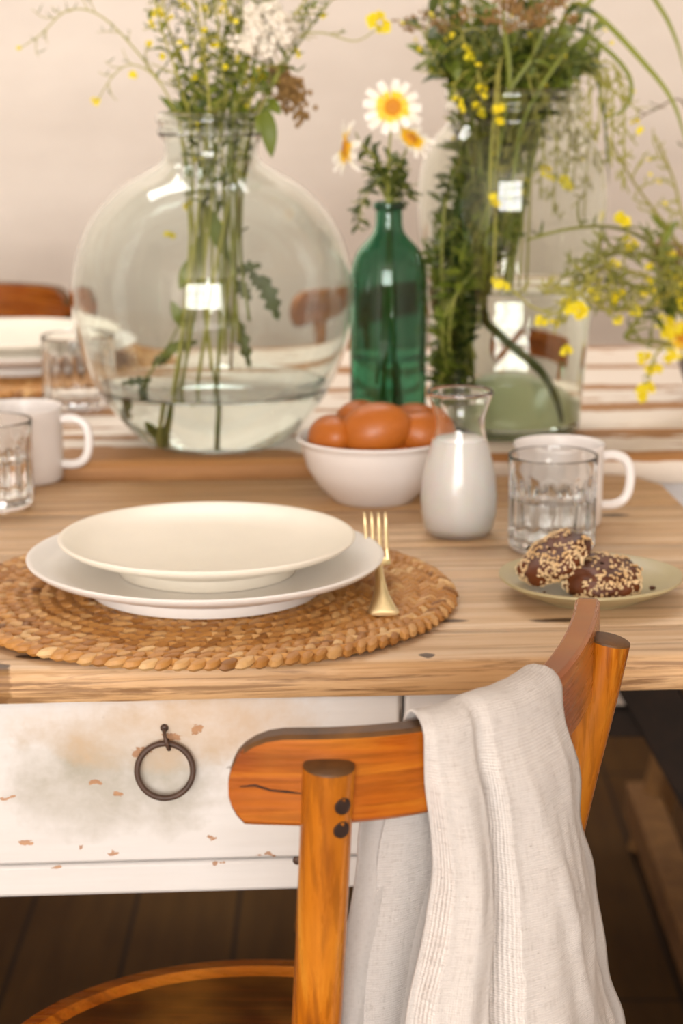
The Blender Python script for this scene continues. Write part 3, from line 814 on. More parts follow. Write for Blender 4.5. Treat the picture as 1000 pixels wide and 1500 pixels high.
# ------------------------------------------------------------------ ribbed tumblers
def make_tumbler(label, loc, level):
    t = thing('tumbler', label, 'glass', loc, group=None)
    def rib(r, z, a):
        k = max(0, min(1, (.066-z)/.006))*max(0, min(1, (z-.008)/.006))
        return r - k*.0011*(1-abs(math.sin(a*8)))
    out = [(0,0),(.030,0),(.0345,.002),(.0360,.006),(.0362,.010),(.0362,.014),(.0362,.03),(.0363,.05),(.0364,.06),(.0364,.0665),(.0366,.070),(.0368,.078),(.0366,.0795),(.0358,.0797)]
    inn = [(.0354,.078),(.0349,.066),(.0345,.03),(.0340,.015),(.032,.0105),(0,.0095)]
    def rib2(r, z, a):
        k = max(0, min(1, (.064-z)/.006))*max(0, min(1, (z-.012)/.006))
        return r - k*.0010*abs(math.sin(a*8))
    b = MB(); b.lathe(out, 144, rfun=rib)
    base = len(out)
    b2 = MB(); b2.lathe([out[-1]]+[(inn[0][0]+(inn[1][0]-inn[0][0])*q/4, inn[0][1]+(inn[1][1]-inn[0][1])*q/4) for q in range(4)]+[(inn[1][0]+(inn[2][0]-inn[1][0])*q/8, inn[1][1]+(inn[2][1]-inn[1][1])*q/8) for q in range(8)]+inn[2:], 144, rfun=rib2)
    b.add([Vector(v) for v in b2.v], b2.f)
    o = b.build('glass', MT['clear'], t, sharp=0)
    if level:
        b = MB(); b.lathe([(0,.0103),(.0321,.0113),(.0340,.0149),(.0344,.03),(.0344+.0002*level/.07,level-.0012),(.0344,level),(.0335,level-.0006),(0,level-.0006)], 64); b.build('water', MT['water'], t, sharp=60)
    return t
g1 = make_tumbler('ribbed glass tumbler half full of water beside the milk', (.1735, 1.699, ZT+.0005), .044)
g2 = copy_tree(g1, 'ribbed glass of water at the left edge, before the white mug', (-.3125, 1.853, ZT+.0005))
g3 = make_tumbler('empty ribbed tumbler by the far left plates', (-.287, 2.262, ZW+.0005), 0)

# ------------------------------------------------------------------ enamel mugs
def make_mug(label, loc, rz):
    t = thing('mug', label, 'mug', loc, rz)
    b = MB(); b.lathe([(0,.001),(.034,.001),(.0365,.0),(.0382,.003),(.0384,.02),(.0384,.0655),(.0392,.0675),(.0397,.069),(.0390,.0702),(.0378,.0695),(.0370,.066),(.0368,.008),(.035,.0045),(0,.004)], 72); b.build('body', MT['enamel'], t, sharp=60)
    b = MB(); b.tube(catmull([(.0365,0,.0575),(.048,0,.0585),(.0585,0,.0545),(.0632,0,.045),(.0632,0,.030),(.059,0,.0195),(.050,0,.0145),(.0365,0,.0145)], 36), .0042, 12); b.build('handle', MT['enamel'], t)
    return t
m1 = make_mug('white enamel mug behind the ribbed glass at the right', (.188, 1.793, ZT+.0005), .12)
m2 = copy_tree(m1, 'white enamel mug at the left edge of the table', (-.303, 1.972, ZT+.0005), -.05)

# ------------------------------------------------------------------ small plate with sesame biscuits
CP = Vector((.1885, 1.552, ZT+.0005))
def wob(r, z, a): return r*(1+.018*math.sin(2*a+.6)+.012*math.sin(3*a+1.2)+.006*math.sin(7*a))
b = MB(); b.lathe([(0,.0015),(.034,.0015),(.036,0),(.040,0),(.043,.003),(.056,.0075),(.0665,.0135),(.0692,.0155),(.0690,.0172),(.0672,.0172),(.060,.0125),(.045,.0075),(0,.006)], 90, rfun=wob)
tag(b.build('side_plate', MT['sage'], loc=CP), 'small sage beige handmade plate holding the sesame biscuits', 'plate')
def make_cookie(name, label, c, rot, R, Hh, seed):
    t = thing(name, label, 'biscuit', c); t.rotation_euler = rot
    rr = random.Random(seed)
    def surf(a, e):
        ce, se = math.cos(e), math.sin(e)
        x = R*math.copysign(abs(ce)**.7, ce)*math.cos(a); y = R*math.copysign(abs(ce)**.7, ce)*math.sin(a); z = Hh/2*math.copysign(abs(se)**.65, se)
        p = Vector((x, y, z)); k = 1+.13*mnoise.noise(p*60+Vector((seed,0,0)))+.12*mnoise.noise(p*150+Vector((0,seed,0)))+.06*mnoise.noise(p*330)
        return p*k
    b = MB(); rows = []
    for i in range(25):
        e = -PI/2+PI*i/24
        rows.append([surf(2*PI*k/48, max(-1.55, min(1.55, e))) for k in range(48)])
    b.grid(rows, closed_u=True); b.build('crust', MT['cookie'], t, sharp=0)
    b = MB()
    for i in range(860):
        a = rr.uniform(0, 2*PI); e = math.asin(rr.uniform(-.8, 1))
        if rr.random() < .12 or mnoise.noise(surf(a, e)*60+Vector((3,seed,1))) < -.35: continue
        p = surf(a, e); n_ = p.normalized(); n_ = Vector((n_.x/R, n_.y/R, n_.z/(Hh/2))).normalized()
        q = n_.to_track_quat('Z','Y').to_matrix() @ Matrix.Rotation(rr.uniform(0, PI), 3, 'Z') @ Matrix.Rotation(rr.uniform(-.4,.4), 3, 'X')
        b.blob(p+n_*.0004, .00165*rr.uniform(.8,1.2), .00095, .0008, q, 6, 4)
    s = b.build('sesame_seeds', MT['seed'], t); s['kind'] = 'stuff'
c2 = at(880, 851, 1.535); make_cookie('biscuit', 'sesame biscuit lying flat on the small plate', (c2.x, c2.y, CP.z+.0195), (.16, -.06, .4), .0305, .023, 3)
c1 = at(811, 817, 1.55); make_cookie('biscuit', 'sesame biscuit leaning up against the flat one', (c1.x, c1.y, c1.z), (.1, -.52, .15), .0275, .019, 8)
for (px, py, y, r) in ((955, 862, 1.54, .0021), (953, 874, 1.52, .0017), (797, 872, 1.53, .0010)):
    p = at(px, py, y); b = MB(); b.blob((0,0,0), r*1.3, r, r*.8, None, 7, 5)
    o = b.build('crumb', MT['cookie'], loc=(p.x, p.y, CP.z+.0085+r*.5))
    tag(o, 'dark biscuit crumb on the small sage plate', 'crumb', 'biscuit crumbs on the small plate')

# ------------------------------------------------------------------ demijohn, bottle, jar, vase
DJ = Vector((-.1265, 2.076, ZW+.0006))
def shell(outer, th, bottom):
    """closed glass wall: outer profile up, rounded lip, inner profile down to the base"""
    inner = []
    m = len(outer)
    for i in range(m-1, 0, -1):
        a = outer[max(i-1,0)]; c = outer[min(i+1,m-1)]
        dx, dz = c[0]-a[0], c[1]-a[1]; L = math.hypot(dx, dz) or 1
        nx, nz = -dz/L, dx/L
        q = (outer[i][0]+nx*th, outer[i][1]+nz*th)
        if q[1] > bottom and q[0] > .01: inner.append(q)
    return inner
def smooth_prof(P, n): return [(max(0,p.x), p.y) for p in catmull([(a, c, 0) for a, c in P], n)]
def inner_r(inner, z):
    best = None
    for a, c in zip(inner, inner[1:]):
        lo, hi = min(a[1], c[1]), max(a[1], c[1])
        if lo <= z <= hi and hi > lo:
            t = (z-a[1])/(c[1]-a[1]); return a[0]+(c[0]-a[0])*t
    return inner[-1][0]
def vessel(name, label, cat, loc, body, th, bottom, punt, mat_, level, n=96):
    t = thing(name, label, cat, loc)
    inn = shell(body, th, bottom)
    lo = min(p[1] for p in inn[-3:])
    base_in = [(inn[-1][0]*.8, bottom+punt*.15), (inn[-1][0]*.45, bottom+punt*.75), (0, bottom+punt)]
    base_out = [(0, .0+punt*.7), (body[0][0]*.45, punt*.45), (body[0][0]*.8, .001)]
    b = MB(); b.lathe(base_out+body+inn+base_in, n); b.build('glass', mat_, t, sharp=0)
    if level:
        e = .0003; w = [(0, bottom+punt-e), (inn[-1][0]*.45, bottom+punt*.75-e), (inn[-1][0]*.8, bottom+punt*.15-e)]
        for (r, z) in reversed(inn):
            if z < level-.0015: w.append((r+e, z))
        r = inner_r(inn, level); w += [(r+e, level), (r-.0015, level-.0012), (0, level-.0012)]
        b = MB(); b.lathe(w, n); b.build('water', MT['water'], t, sharp=50)
    return t
dj = [(.062,0),(.071,.004),(.085,.016),(.1005,.034),(.1175,.060),(.1335,.102),(.1392,.144),(.1365,.174),(.1275,.204),(.1130,.229),(.0900,.252),(.0640,.268),(.0500,.277),(.0458,.285),(.0465,.296),(.0485,.300),(.0515,.304),(.0505,.309),(.0495,.311),(.0525,.316),(.0520,.321),(.0498,.324)]
vessel('demijohn', 'large round clear glass demijohn vase with wildflowers and shallow water', 'vase', DJ, smooth_prof(dj, 90), .0034, .006, .012, MT['aqua'], .060)
GB = Vector((.0455, 2.047, ZW+.0006))
gb = [(.0335,0),(.036,.002),(.0370,.007),(.0372,.03),(.0372,.10),(.0372,.158),(.0368,.172),(.0345,.187),(.0290,.201),(.0205,.212),(.0150,.220),(.0132,.228),(.0130,.236),(.0130,.243),(.0150,.2445),(.0154,.248),(.0150,.251),(.0136,.252)]
vessel('glass_bottle', 'dark green glass bottle with daisies behind the egg bowl', 'bottle', GB, smooth_prof([(r, z if z < .15 else .15+(z-.15)*.885) for r, z in gb], 70), .0026, .006, .010, MT['green'], .09, 64)
JR = Vector((.171, 2.140, ZW+.0006))
jr = [(.066,0),(.072,.003),(.0745,.010),(.0755,.03),(.0785,.07),(.083,.12),(.0900,.18),(.0955,.225),(.0968,.262),(.0935,.292),(.0840,.318),(.0720,.334),(.0665,.341),(.0660,.346),(.0685,.351),(.0700,.356),(.0682,.361),(.0680,.364),(.0702,.369),(.0700,.374),(.0680,.377)]
vessel('glass_jar', 'tall wide-mouthed clear glass jar packed with wild greenery', 'jar', JR, smooth_prof([(r*.985, z*.915) for r, z in jr], 80), .0028, .008, .045, MT['jar'], .150)
b = MB(); b.lathe([(0,.0082),(.062,.0085),(.066,.013),(.058,.026),(.040,.047),(.018,.062),(0,.065)], 64)
jb = b.build('glass_base', MT['punt'], [o for o in C.objects if o.name == 'glass_jar'][0], sharp=0); jb['label'] = 'pale green domed thick glass base'
VS = Vector((.436, 2.33, ZW+.0006))
b = MB(); vp = smooth_prof([(.030,0),(.044,.004),(.056,.022),(.063,.05),(.060,.078),(.047,.102),(.040,.114),(.043,.124),(.046,.127)], 40)
b.lathe([(0,.002)]+vp+[(.042,.126),(.038,.114),(.045,.10),(.057,.075),(.059,.05),(.05,.022),(0,.008)], 64)
tag(b.build('pottery_vase', MT['grey'], loc=VS), 'grey pottery vase of yellow flowers at the right edge', 'vase')

# ------------------------------------------------------------------ plants
def leaf_into(b, base, tip, width, up=Vector((0,0,1)), lobes=0, droop=.12):
    base = Vector(base); tip = Vector(tip); d = tip-base; L = d.length
    if L < 1e-6: return
    d.normalize(); s = d.cross(up)
    if s.length < 1e-3: s = d.orthogonal()
    s.normalize(); n_ = s.cross(d); rows = []; K = 9 if lobes else 7
    for i in range(K):
        t = i/(K-1); w = width*math.sin(PI*min(1, .06+t*.94))**.8*(1-.25*t)
        if lobes: w *= (1.25 if i % 2 else .55)
        c = base+d*L*t+n_*(droop*L*math.sin(PI*t))
        rows.append([c-s*w+n_*w*.3, c, c+s*w+n_*w*.3])
    b.grid(rows)
def blossom_into(b, c, r, dirn, rr, n=4):
    d = Vector(dirn).normalized(); u = d.orthogonal().normalized(); v = d.cross(u); a0 = rr.uniform(0, PI)
    for k in range(n):
        a = a0+2*PI*k/n; o = u*math.cos(a)+v*math.sin(a); s = d.cross(o)
        w = r*.55
        P = [[c-s*w*.25, c, c+s*w*.25], [c+o*r*.5-s*w+d*r*.18, c+o*r*.5+d*r*.1, c+o*r*.5+s*w+d*r*.18], [c+o*r-s*w*.7+d*r*.28, c+o*r*1.05+d*r*.25, c+o*r+s*w*.7+d*r*.28]]
        b.grid(P)
    b.blob(c+d*r*.12, r*.22, r*.22, r*.22, None, 6, 4)
def cluster(name, c, r, rr, parent, mat_, k=5):
    b = MB()
    for i in range(k):
        dv = Vector((rr.uniform(-1,1), rr.uniform(-1.2,.4), rr.uniform(-.8,1)))
        blossom_into(b, Vector(c)+dv*r*.55, r*.5, dv+Vector((0,-.5,.3)), rr)
    return b.build(name, mat_, parent, sharp=0)
def sprig(label, cat, group, pts, r0=.0016, r1=.0006, stem='stem', leafm='leaf', leaves=0, leaf_len=.02, leaf_w=.004, lspan=(.2,1), twigs=0, twig_len=.03, twig_up=.6, tspan=(.3,1), blossoms=(), bl_r=.006, bl_k=5, ends=0, seed=1, name='wildflower', lobes=0, pods=0, bud=None):
    """one cut stem: a branching stem, its foliage and its blossoms"""
    rr = random.Random(seed); P = catmull(pts, 40); org = P[0].copy()
    t = thing(name, label, cat, org, group=group)
    Q = [p-org for p in P]
    sb = MB(); sb.tube(Q, [r0+(r1-r0)*i/40 for i in range(41)], 6)
    lb = MB(); tips = []
    def dir_at(i): return (Q[min(i+1,40)]-Q[max(i-1,0)]).normalized()
    for k in range(twigs):
        f = tspan[0]+(tspan[1]-tspan[0])*(k+rr.random()*.7)/max(1,twigs); i = min(39, int(f*40)); d = dir_at(i)
        side = Vector((rr.uniform(-1,1), rr.uniform(-.7,.7), rr.uniform(-.35,.8))); side -= d*side.dot(d)
        if side.length < .05: side = d.orthogonal()
        side.normalize(); L = twig_len*rr.uniform(.6,1.25)
        e = Q[i]+(d*twig_up+side).normalized()*L; mid = Q[i].lerp(e, .5)+d*L*.08
        T = catmull([Q[i], mid, e+Vector((0,0,rr.uniform(-.2,.25)*L))], 8); sb.tube(T, [r1*1.1+(r1*.6-r1*1.1)*j/8 for j in range(9)], 5)
        tips.append((T[-1], (T[-1]-T[-2]).normalized()))
        for q in range(pods):
            j = 1+int(rr.random()*7); dd = Vector((rr.uniform(-1,1), rr.uniform(-.6,.6), rr.uniform(-.2,1))).normalized(); Lp = L*.4*rr.uniform(.6,1.2)
            lb.tube([T[j], T[j]+dd*Lp*.5, T[j]+dd*Lp+Vector((0,0,Lp*.2))], [r1*.5, r1*1.1, r1*.3], 4)
        if leaves and rr.random() < .7:
            leaf_into(lb, T[4], T[4]+Vector((rr.uniform(-1,1), rr.uniform(-.6,.6), rr.uniform(-.6,.6))).normalized()*leaf_len*.7, leaf_w*.7, lobes=lobes)
    for k in range(leaves):
        f = lspan[0]+(lspan[1]-lspan[0])*(k+rr.random())/leaves; i = min(39, int(f*40)); d = dir_at(i)
        dv = Vector((rr.uniform(-1,1), rr.uniform(-.7,.7), rr.uniform(-.75,.55)))+d*.5
        leaf_into(lb, Q[i], Q[i]+dv.normalized()*leaf_len*rr.uniform(.65,1.3), leaf_w*rr.uniform(.7,1.25), Vector((rr.uniform(-.5,.5),-.6,1)), lobes, rr.uniform(-.15,.2))
    sb.build('stem', MT[stem], t, sharp=0)
    if lb.v: lb.build('foliage', MT[leafm], t, sharp=0)
    for p in blossoms: cluster('blossom', Vector(p)-org, bl_r*rr.uniform(.8,1.2), rr, t, MT['yellow'], bl_k)
    for p, d in rr.sample(tips, min(ends, len(tips))): cluster('blossom', p, bl_r*.65*rr.uniform(.8,1.2), rr, t, MT['yellow'], 3)
    return t, Q, org

# -- demijohn bouquet: every stem enters by the neck and ends near the base
def dpath(foot, mid, neck, *up, y=2.076, dy=0.0):
    """foot, mid and neck are positions inside the vessel, the rest above it"""
    return [at(foot[0], foot[1], y+dy), at(mid[0], mid[1], y+dy*.8), at(neck[0], neck[1], y+dy*.3)] + [at(q[0], q[1], y+(q[2] if len(q) > 2 else dy)) for q in up]
DG = 'wildflower stems in the round demijohn'
def D(seed, label, pts, **kw): return sprig(label, 'flower', DG, pts, seed=seed, **kw)
yb = lambda L_, y=2.10: [at(a, c, y) for a, c in L_]
D(1, 'long thin stem arching out to the left over the demijohn', dpath((262,620),(280,420),(268,220),(250,150),(212,90),(150,25),(100,15),(60,50),(28,72)), stem='stemy', r0=.0014, r1=.0005, twigs=10, twig_len=.022, tspan=(.5,.95), pods=2, blossoms=yb([(28,72)]), bl_r=.004, bl_k=3)
D(2, 'short drooping stem with three small yellow flowers left of the demijohn neck', dpath((250,640),(286,430),(272,225),(250,150),(222,108),(190,95),(165,112),(142,148)), stem='stemy', r0=.0013, r1=.0005, twigs=6, twig_len=.018, tspan=(.55,.95), pods=1, blossoms=yb([(193,108),(140,149),(218,64)]), bl_r=.005, bl_k=4)
for i, (foot, mid, neck, ups, bl, lv, lm) in enumerate((
    ((241,652),(272,440),(282,215),[(262,120),(236,40),(222,-30)], [(232,20)], 5, 'leaf'),
    ((248,650),(290,420),(290,215),[(284,130),(276,50),(268,-40)], [(270,8)], 6, 'leafd'),
    ((310,540),(300,420),(300,215),[(296,120),(300,40),(290,-40)], [(298,85),(299,14)], 7, 'leaf'),
    ((316,615),(322,430),(312,215),[(318,120),(330,40),(338,-40)], [(328,14),(312,60)], 6, 'leafd'),
    ((330,520),(332,400),(325,215),[(335,130),(345,50),(352,-40)], [(352,52),(350,145)], 7, 'leaf'),
    ((350,500),(340,380),(338,215),[(355,120),(368,60),(372,-30)], [(356,100),(366,122)], 6, 'leaf'),
    ((300,500),(318,380),(352,215),[(372,130),(398,70),(440,10),(470,-30)], [(382,108),(376,166)], 5, 'leaf'),
    ((365,470),(352,360),(362,215),[(388,150),(420,90),(455,40),(500,-20)], [(360,178)], 5, 'leaf'),
    ((290,560),(310,400),(305,215),[(300,170),(270,100),(244,30),(236,-40)], [(300,178)], 6, 'leafd'),
    ((336,480),(330,380),(345,215),[(362,160),(372,100),(385,20),(390,-40)], [(336,30)], 7, 'leafd'),
    ((268,470),(286,350),(300,215),[(306,150),(298,80),(286,-20)], [(287,236),(248,346),(276,300)], 8, 'leaf'),
    ((340,500),(346,350),(340,215),[(342,150),(350,80),(356,-20)], [(345,345),(322,330),(352,262)], 8, 'leafd'),
    ((280,480),(300,380),(318,215),[(330,150),(324,90),(316,10),(318,-40)], [(313,178)], 7, 'leaf'))):
    pts = dpath(foot, mid, neck, *ups, dy=(i % 5-2)*.012)
    D(20+i, 'thin green wildflower stem standing upright in the neck of the round demijohn', pts, leaves=lv+9, leaf_len=.019, leaf_w=.0036, leafm=lm, lspan=(.3,.72), twigs=15, twig_len=.022, tspan=(.45,.98), pods=3, blossoms=yb(bl), bl_r=.0072, r0=.0019, r1=.0008, stem='stem' if i % 2 else 'stemy', ends=2)
D(41, 'stem reaching right from the demijohn to a bright yellow flower', dpath((322,520),(340,380),(358,215),(392,140),(430,60),(470,48),(520,60),(556,40)), stem='stemy', r0=.0014, r1=.0006, twigs=5, twig_len=.018, tspan=(.5,.85), pods=1, blossoms=[at(562,37,2.10), at(550,30,2.1)], bl_r=.0085, bl_k=6)
# cream umbel
t, Q, org = D(42, 'cream white umbel of tiny flower clumps above the demijohn', dpath((318,560),(326,400),(335,215),(360,140),(390,95,-.04)), leaves=3, leaf_len=.02, lspan=(.3,.9), r0=.0019, r1=.001)
rr = random.Random(9); hub = Q[-1]
for k in range(34):
    c = at(393+rr.gauss(0,22), 46+rr.gauss(0,24), 2.035+rr.uniform(-.02,.02))-org
    b = MB()
    for q in range(12): b.blob(c+Vector((rr.gauss(0,.0036), rr.gauss(0,.0036), rr.gauss(0,.0032))), .0036, .0036, .0034, None, 6, 4)
    b.tube([hub, c], .0004, 4); b.build('umbellet', MT['umbel'], t, sharp=0)
# brown dried head
t, Q, org = D(43, 'brown dried flower head drooping right of the demijohn bouquet', dpath((338,540),(344,380),(364,215),(390,130),(402,96)), leaves=2, leaf_len=.02, lspan=(.3,.8), r0=.0017, r1=.001, stem='stemb')
b = MB()
for k in range(150):
    f = rr.random()**.8; c = at(400+36*f+rr.gauss(0,5+8*f), 96+58*f+rr.gauss(0,8+9*f), 2.10+rr.gauss(0,.008))-org
    b.blob(c, .0024, .0024, .0030, None, 6, 4)
    if k % 3 == 0: b.tube([Q[-1], c], .0004, 4)
b.build('seed_head', MT['brownf'], t, sharp=0)
# leafy pieces in and over the demijohn
def leafy(label, pts, lvs, group, seed, width=.008, leafm='leaf', lobes=0, r0=.0015, cat='leaf sprig', name='leafy_sprig', up=Vector((0,-1,.3))):
    P = catmull(pts, 24); org = P[0].copy(); t = thing(name, label, cat, org, group=group)
    b = MB(); b.tube([p-org for p in P], [r0+(.0006-r0)*i/24 for i in range(25)], 6); b.build('stem', MT['stem'], t, sharp=0)
    for (a, c, w) in lvs:
        b = MB(); leaf_into(b, Vector(a)-org, Vector(c)-org, w, up, lobes); b.build('leaf', MT[leafm], t, sharp=0)
    return t
A = lambda x, y_, Y=2.085: at(x, y_, Y)
leafy('sprig with a broad bright leaf hanging inside the demijohn', [A(315,560), A(300,470), A(296,380), A(300,260), A(300,190)], [(A(292,375),A(262,425),.010),(A(300,340),A(280,400),.008),(A(300,300),A(336,385),.009),(A(290,190),A(232,140),.006),(A(296,192),A(262,138),.008)], DG, 1)
leafy('sprig with dark lobed leaves drooping on the right inside the demijohn', [A(330,480), A(338,400), A(345,300), A(350,200)], [(A(340,400),A(384,388),.008),(A(345,412),A(368,440),.008),(A(384,404),A(408,470),.010),(A(366,400),A(392,430),.008),(A(350,470),A(366,540),.007)], DG, 2, leafm='leafd', lobes=1)
leafy('leaf hanging over the right rim of the demijohn neck', [A(330,420,2.10), A(350,300,2.10), A(372,215,2.08), A(392,160,2.05)], [(A(390,160,2.045),A(398,232,2.04),.009),(A(388,165,2.05),A(376,196,2.04),.007),(A(394,150,2.05),A(412,168,2.04),.006)], DG, 3)
leafy('leafy stem dipping into the water at the left of the demijohn', [A(206,612,2.06), A(212,560,2.06), A(250,500,2.08), A(290,400,2.09), A(300,220,2.098)], [(A(215,560,2.06),A(190,625,2.06),.007),(A(222,556,2.06),A(176,562,2.06),.005),(A(250,520,2.08),A(222,535,2.08),.007),(A(258,510,2.08),A(290,500,2.08),.006)], DG, 4, leafm='leafd', lobes=1)
leafy('stem with leaves near its foot standing at the bottom of the demijohn', [A(242,655,2.07), A(256,580,2.07), A(278,440,2.08), A(300,220,2.098)], [(A(248,610,2.07),A(236,585,2.07),.006),(A(250,630,2.07),A(258,590,2.07),.006),(A(268,500,2.08),A(232,528,2.08),.006),(A(270,480,2.08),A(250,440,2.08),.007)], DG, 5)

# -- daisies in the green bottle
def daisy(label, pts, face, r, npet, seed, leaves=6):
    rr = random.Random(seed); t, Q, org = sprig(label, 'daisy', 'daisies in the green bottle', pts, r0=.0017, r1=.0012, stem='stem', leafm='leafd', leaves=leaves, leaf_len=.020, leaf_w=.0045, lspan=(.50,.84), twigs=5, twig_len=.02, tspan=(.5,.8), lobes=1, seed=seed, name='daisy')
    c = Q[-1]; d = Vector(face).normalized(); u = d.orthogonal().normalized(); v = d.cross(u)
    cal = MB(); q = d.to_track_quat('Z','Y').to_matrix().to_4x4(); q.translation = c
    cal.lathe([(0,-.005),(.003,-.0045),(.0062,-.0015),(.0072,.0005)], 14, q); cal.build('calyx', MT['leafd'], t, sharp=0)
    b = MB(); b.lathe([(r*.29,0),(r*.30,.0016),(r*.25,.0030),(r*.16,.0037),(r*.08,.0036),(0,.0033)], 24, q, col=[1.0]*24+[.9]*24+[.6]*24+[.25]*24+[.1]*24+[0.0]); b.build('disc', MT['disc'], t, sharp=0)
    for k in range(npet):
        a = 2*PI*k/npet+rr.uniform(-.10,.10); o = u*math.cos(a)+v*math.sin(a); s = d.cross(o)
        L = r*rr.uniform(.86,1.1); W = r*.165*rr.uniform(.9,1.15); rows = []; cols = []; bend = rr.uniform(-.35,.22)
        for i in range(8):
            f = i/7; w = W*(.45+.75*f-.1*f*f)*(1.0 if f < .85 else .72)
            cc = c+o*L*(.25+.75*f)+d*(.0012+L*bend*f*f+.0006*(k % 2))
            rows.append([cc-s*w+d*w*.22, cc-s*w*.5, cc, cc+s*w*.5, cc+s*w+d*w*.22]); cols += [f*.85+.1]*5
        b = MB(); b.grid(rows, cols); b.build('petal', MT['petal'], t, sharp=0)
    return t
daisy('large white daisy facing forward at the top of the green bottle', [at(560,640,2.05), at(568,450,2.05), at(571,305,2.047), at(568,250,2.04), at(575,157,2.035)], (-.05,-1,.12), .0275, 13, 1)
daisy('white daisy turned sideways to the left above the green bottle', [at(585,630,2.05), at(572,450,2.05), at(569,300,2.047), at(552,238,2.04), at(534,217,2.035), at(508,217,2.03)], (-.9,-.25,.05), .0270, 13, 2)
daisy('white daisy tilted upward behind and below the forward-facing one', [at(575,620,2.055), at(575,450,2.05), at(573,300,2.05), at(584,250,2.055), at(601,204,2.07)], (.45,-.5,.6), .0235, 13, 3)
for i, pts in enumerate((
    [at(556,560,2.05), at(568,330,2.05), at(566,296,2.047), at(550,270,2.04), at(530,300,2.03), at(524,335,2.03)],
    [at(580,600,2.055), at(572,330,2.05), at(574,296,2.05), at(586,268,2.05), at(600,292,2.045)],
    [at(566,520,2.06), at(570,330,2.05), at(570,296,2.047), at(562,262,2.04), at(548,252,2.035)],
    [at(562,540,2.045), at(571,330,2.05), at(572,296,2.05), at(574,262,2.05), at(590,232,2.055)])):
    sprig(['feathery leaf stem curling down left of the green bottle neck','feathery leaf stem curling right of the green bottle neck','short feathery leaf stem on the left of the green bottle mouth','upright feathery leaf stem in the green bottle mouth'][i], 'leaf sprig', 'leafy stems in the green bottle', pts, r0=.0013, r1=.0007, leafm='leafd', leaves=15, leaf_len=.014, leaf_w=.0042, lspan=(.55,1), twigs=8, twig_len=.014, tspan=(.55,1), lobes=1, seed=70+i, name='leafy_sprig')

# -- tall jar: a thick bunch of greenery
JG = 'greenery stems in the tall jar'
jy = 2.14
def J(seed, label, P, **kw):
    kw.setdefault('r0', .0018); kw.setdefault('r1', .0007)
    return sprig(label, 'greenery', JG, [at(q[0], q[1], q[2] if len(q) > 2 else jy) for q in P], seed=seed, name='greenery_stem', **kw)
rr = random.Random(21)
for i in range(40):
    f = i/39; foot = (645+60*rr.random(), 520+70*rr.random(), jy+rr.uniform(-.045,.03))
    mid = (650+70*rr.random(), 380+40*rr.random(), jy+rr.uniform(-.05,.03)); neck = (672+130*f, 150, jy+rr.uniform(-.035,.035))
    top = (610+250*f+rr.uniform(-30,30), 40+rr.uniform(-70,50), jy+rr.uniform(-.07,.06)); up = (neck[0]+(top[0]-neck[0])*.45, 100, jy+rr.uniform(-.05,.05))
    J(100+i, 'thin green leafy stem packed into the neck of the tall jar', [foot, mid, neck, up, top], leaves=20, leaf_len=.024, leaf_w=.0060, leafm='leafd' if i % 3 == 0 else 'leaf', lspan=(.25,1), twigs=12, twig_len=.026, tspan=(.35,1), pods=2, stem='stem' if i % 2 else 'stemy', ends=3 if i % 2 else 1, bl_r=.0055, lobes=1 if i % 2 else 0)
for i in range(13):
    foot = (640+50*rr.random(), 560+30*rr.random(), jy-.03); mid = (638+55*rr.random(), 450+rr.uniform(-30,30), jy-.05+rr.uniform(-.015,.03)); up = ((632 if i % 3 else 700)+60*rr.random(), 330+rr.uniform(-50,50), jy-.05+rr.uniform(-.02,.04)); top = (680+80*rr.random(), 190+60*rr.random(), jy)
    J(140+i, 'short bushy stem with dark leaves low at the left side of the tall jar', [foot, mid, up, top], leaves=24, leaf_len=.022, leaf_w=.0058, leafm='leafd' if i % 2 else 'leaf', lspan=(.02,.8), twigs=8, twig_len=.018, tspan=(.05,.8), lobes=1)
# hanging seed pods and grasses at the right
for i in range(8):
    x = 770+16*i
    J(160+i, 'pale drooping grass stem with hanging seed spikelets at the right of the jar', [(700+10*i,420), (735+8*i,160), (x,80+rr.uniform(-15,25)), (x+30,140+rr.uniform(-30,30)), (x+26+rr.uniform(-8,8),270+rr.uniform(-50,60))], stem='stemy', leafm='stemy', r0=.0013, r1=.0010, twigs=14, twig_len=.019, twig_up=1.2, tspan=(.6,1), pods=3, ends=1, bl_r=.005)
def blade(label, P, w, matn='grass'):
    pts = catmull([at(*q) for q in P], 40); org = pts[0].copy(); b = MB(); rows = []
    for i, p in enumerate(pts):
        f = i/40; ww = w*(.5+.5*min(1, f*4))*(1-f**5*.92); d = (pts[min(i+1,40)]-pts[max(i-1,0)]).normalized()
        s = d.cross(Vector((.2,-1,.15)).normalized()).normalized(); n_ = s.cross(d)
        rows.append([p-org-s*ww+n_*ww*.35, p-org, p-org+s*ww+n_*ww*.35])
    b.grid(rows); o = b.build('grass_blade', MT[matn], loc=org, sharp=0); return tag(o, label, 'grass blade', 'long grass blades in the tall jar')
blade('long grass blade arching from the jar to the upper right edge', [(740,420,jy),(790,160,jy),(830,20,jy),(870,20,jy-.01),(940,90,jy-.02),(985,150,jy-.03),(1010,230,jy-.03)], .0032)
blade('grass blade curling round into a hook right of the jar', [(745,420,jy),(800,150,jy),(850,60,jy),(890,75,jy),(922,115,jy-.01),(918,155,jy-.01),(880,178,jy-.01)], .0026)
blade('dark grass blade hanging straight down right of the jar', [(735,420,jy),(795,150,jy),(835,70,jy),(862,85,jy),(882,150,jy),(892,270,jy)], .0024, 'leafd')
blade('grass blade curving off the top right corner', [(740,420,jy),(800,150,jy),(850,20,jy),(920,-40,jy),(965,10,jy),(990,60,jy),(1003,110,jy)], .0028)
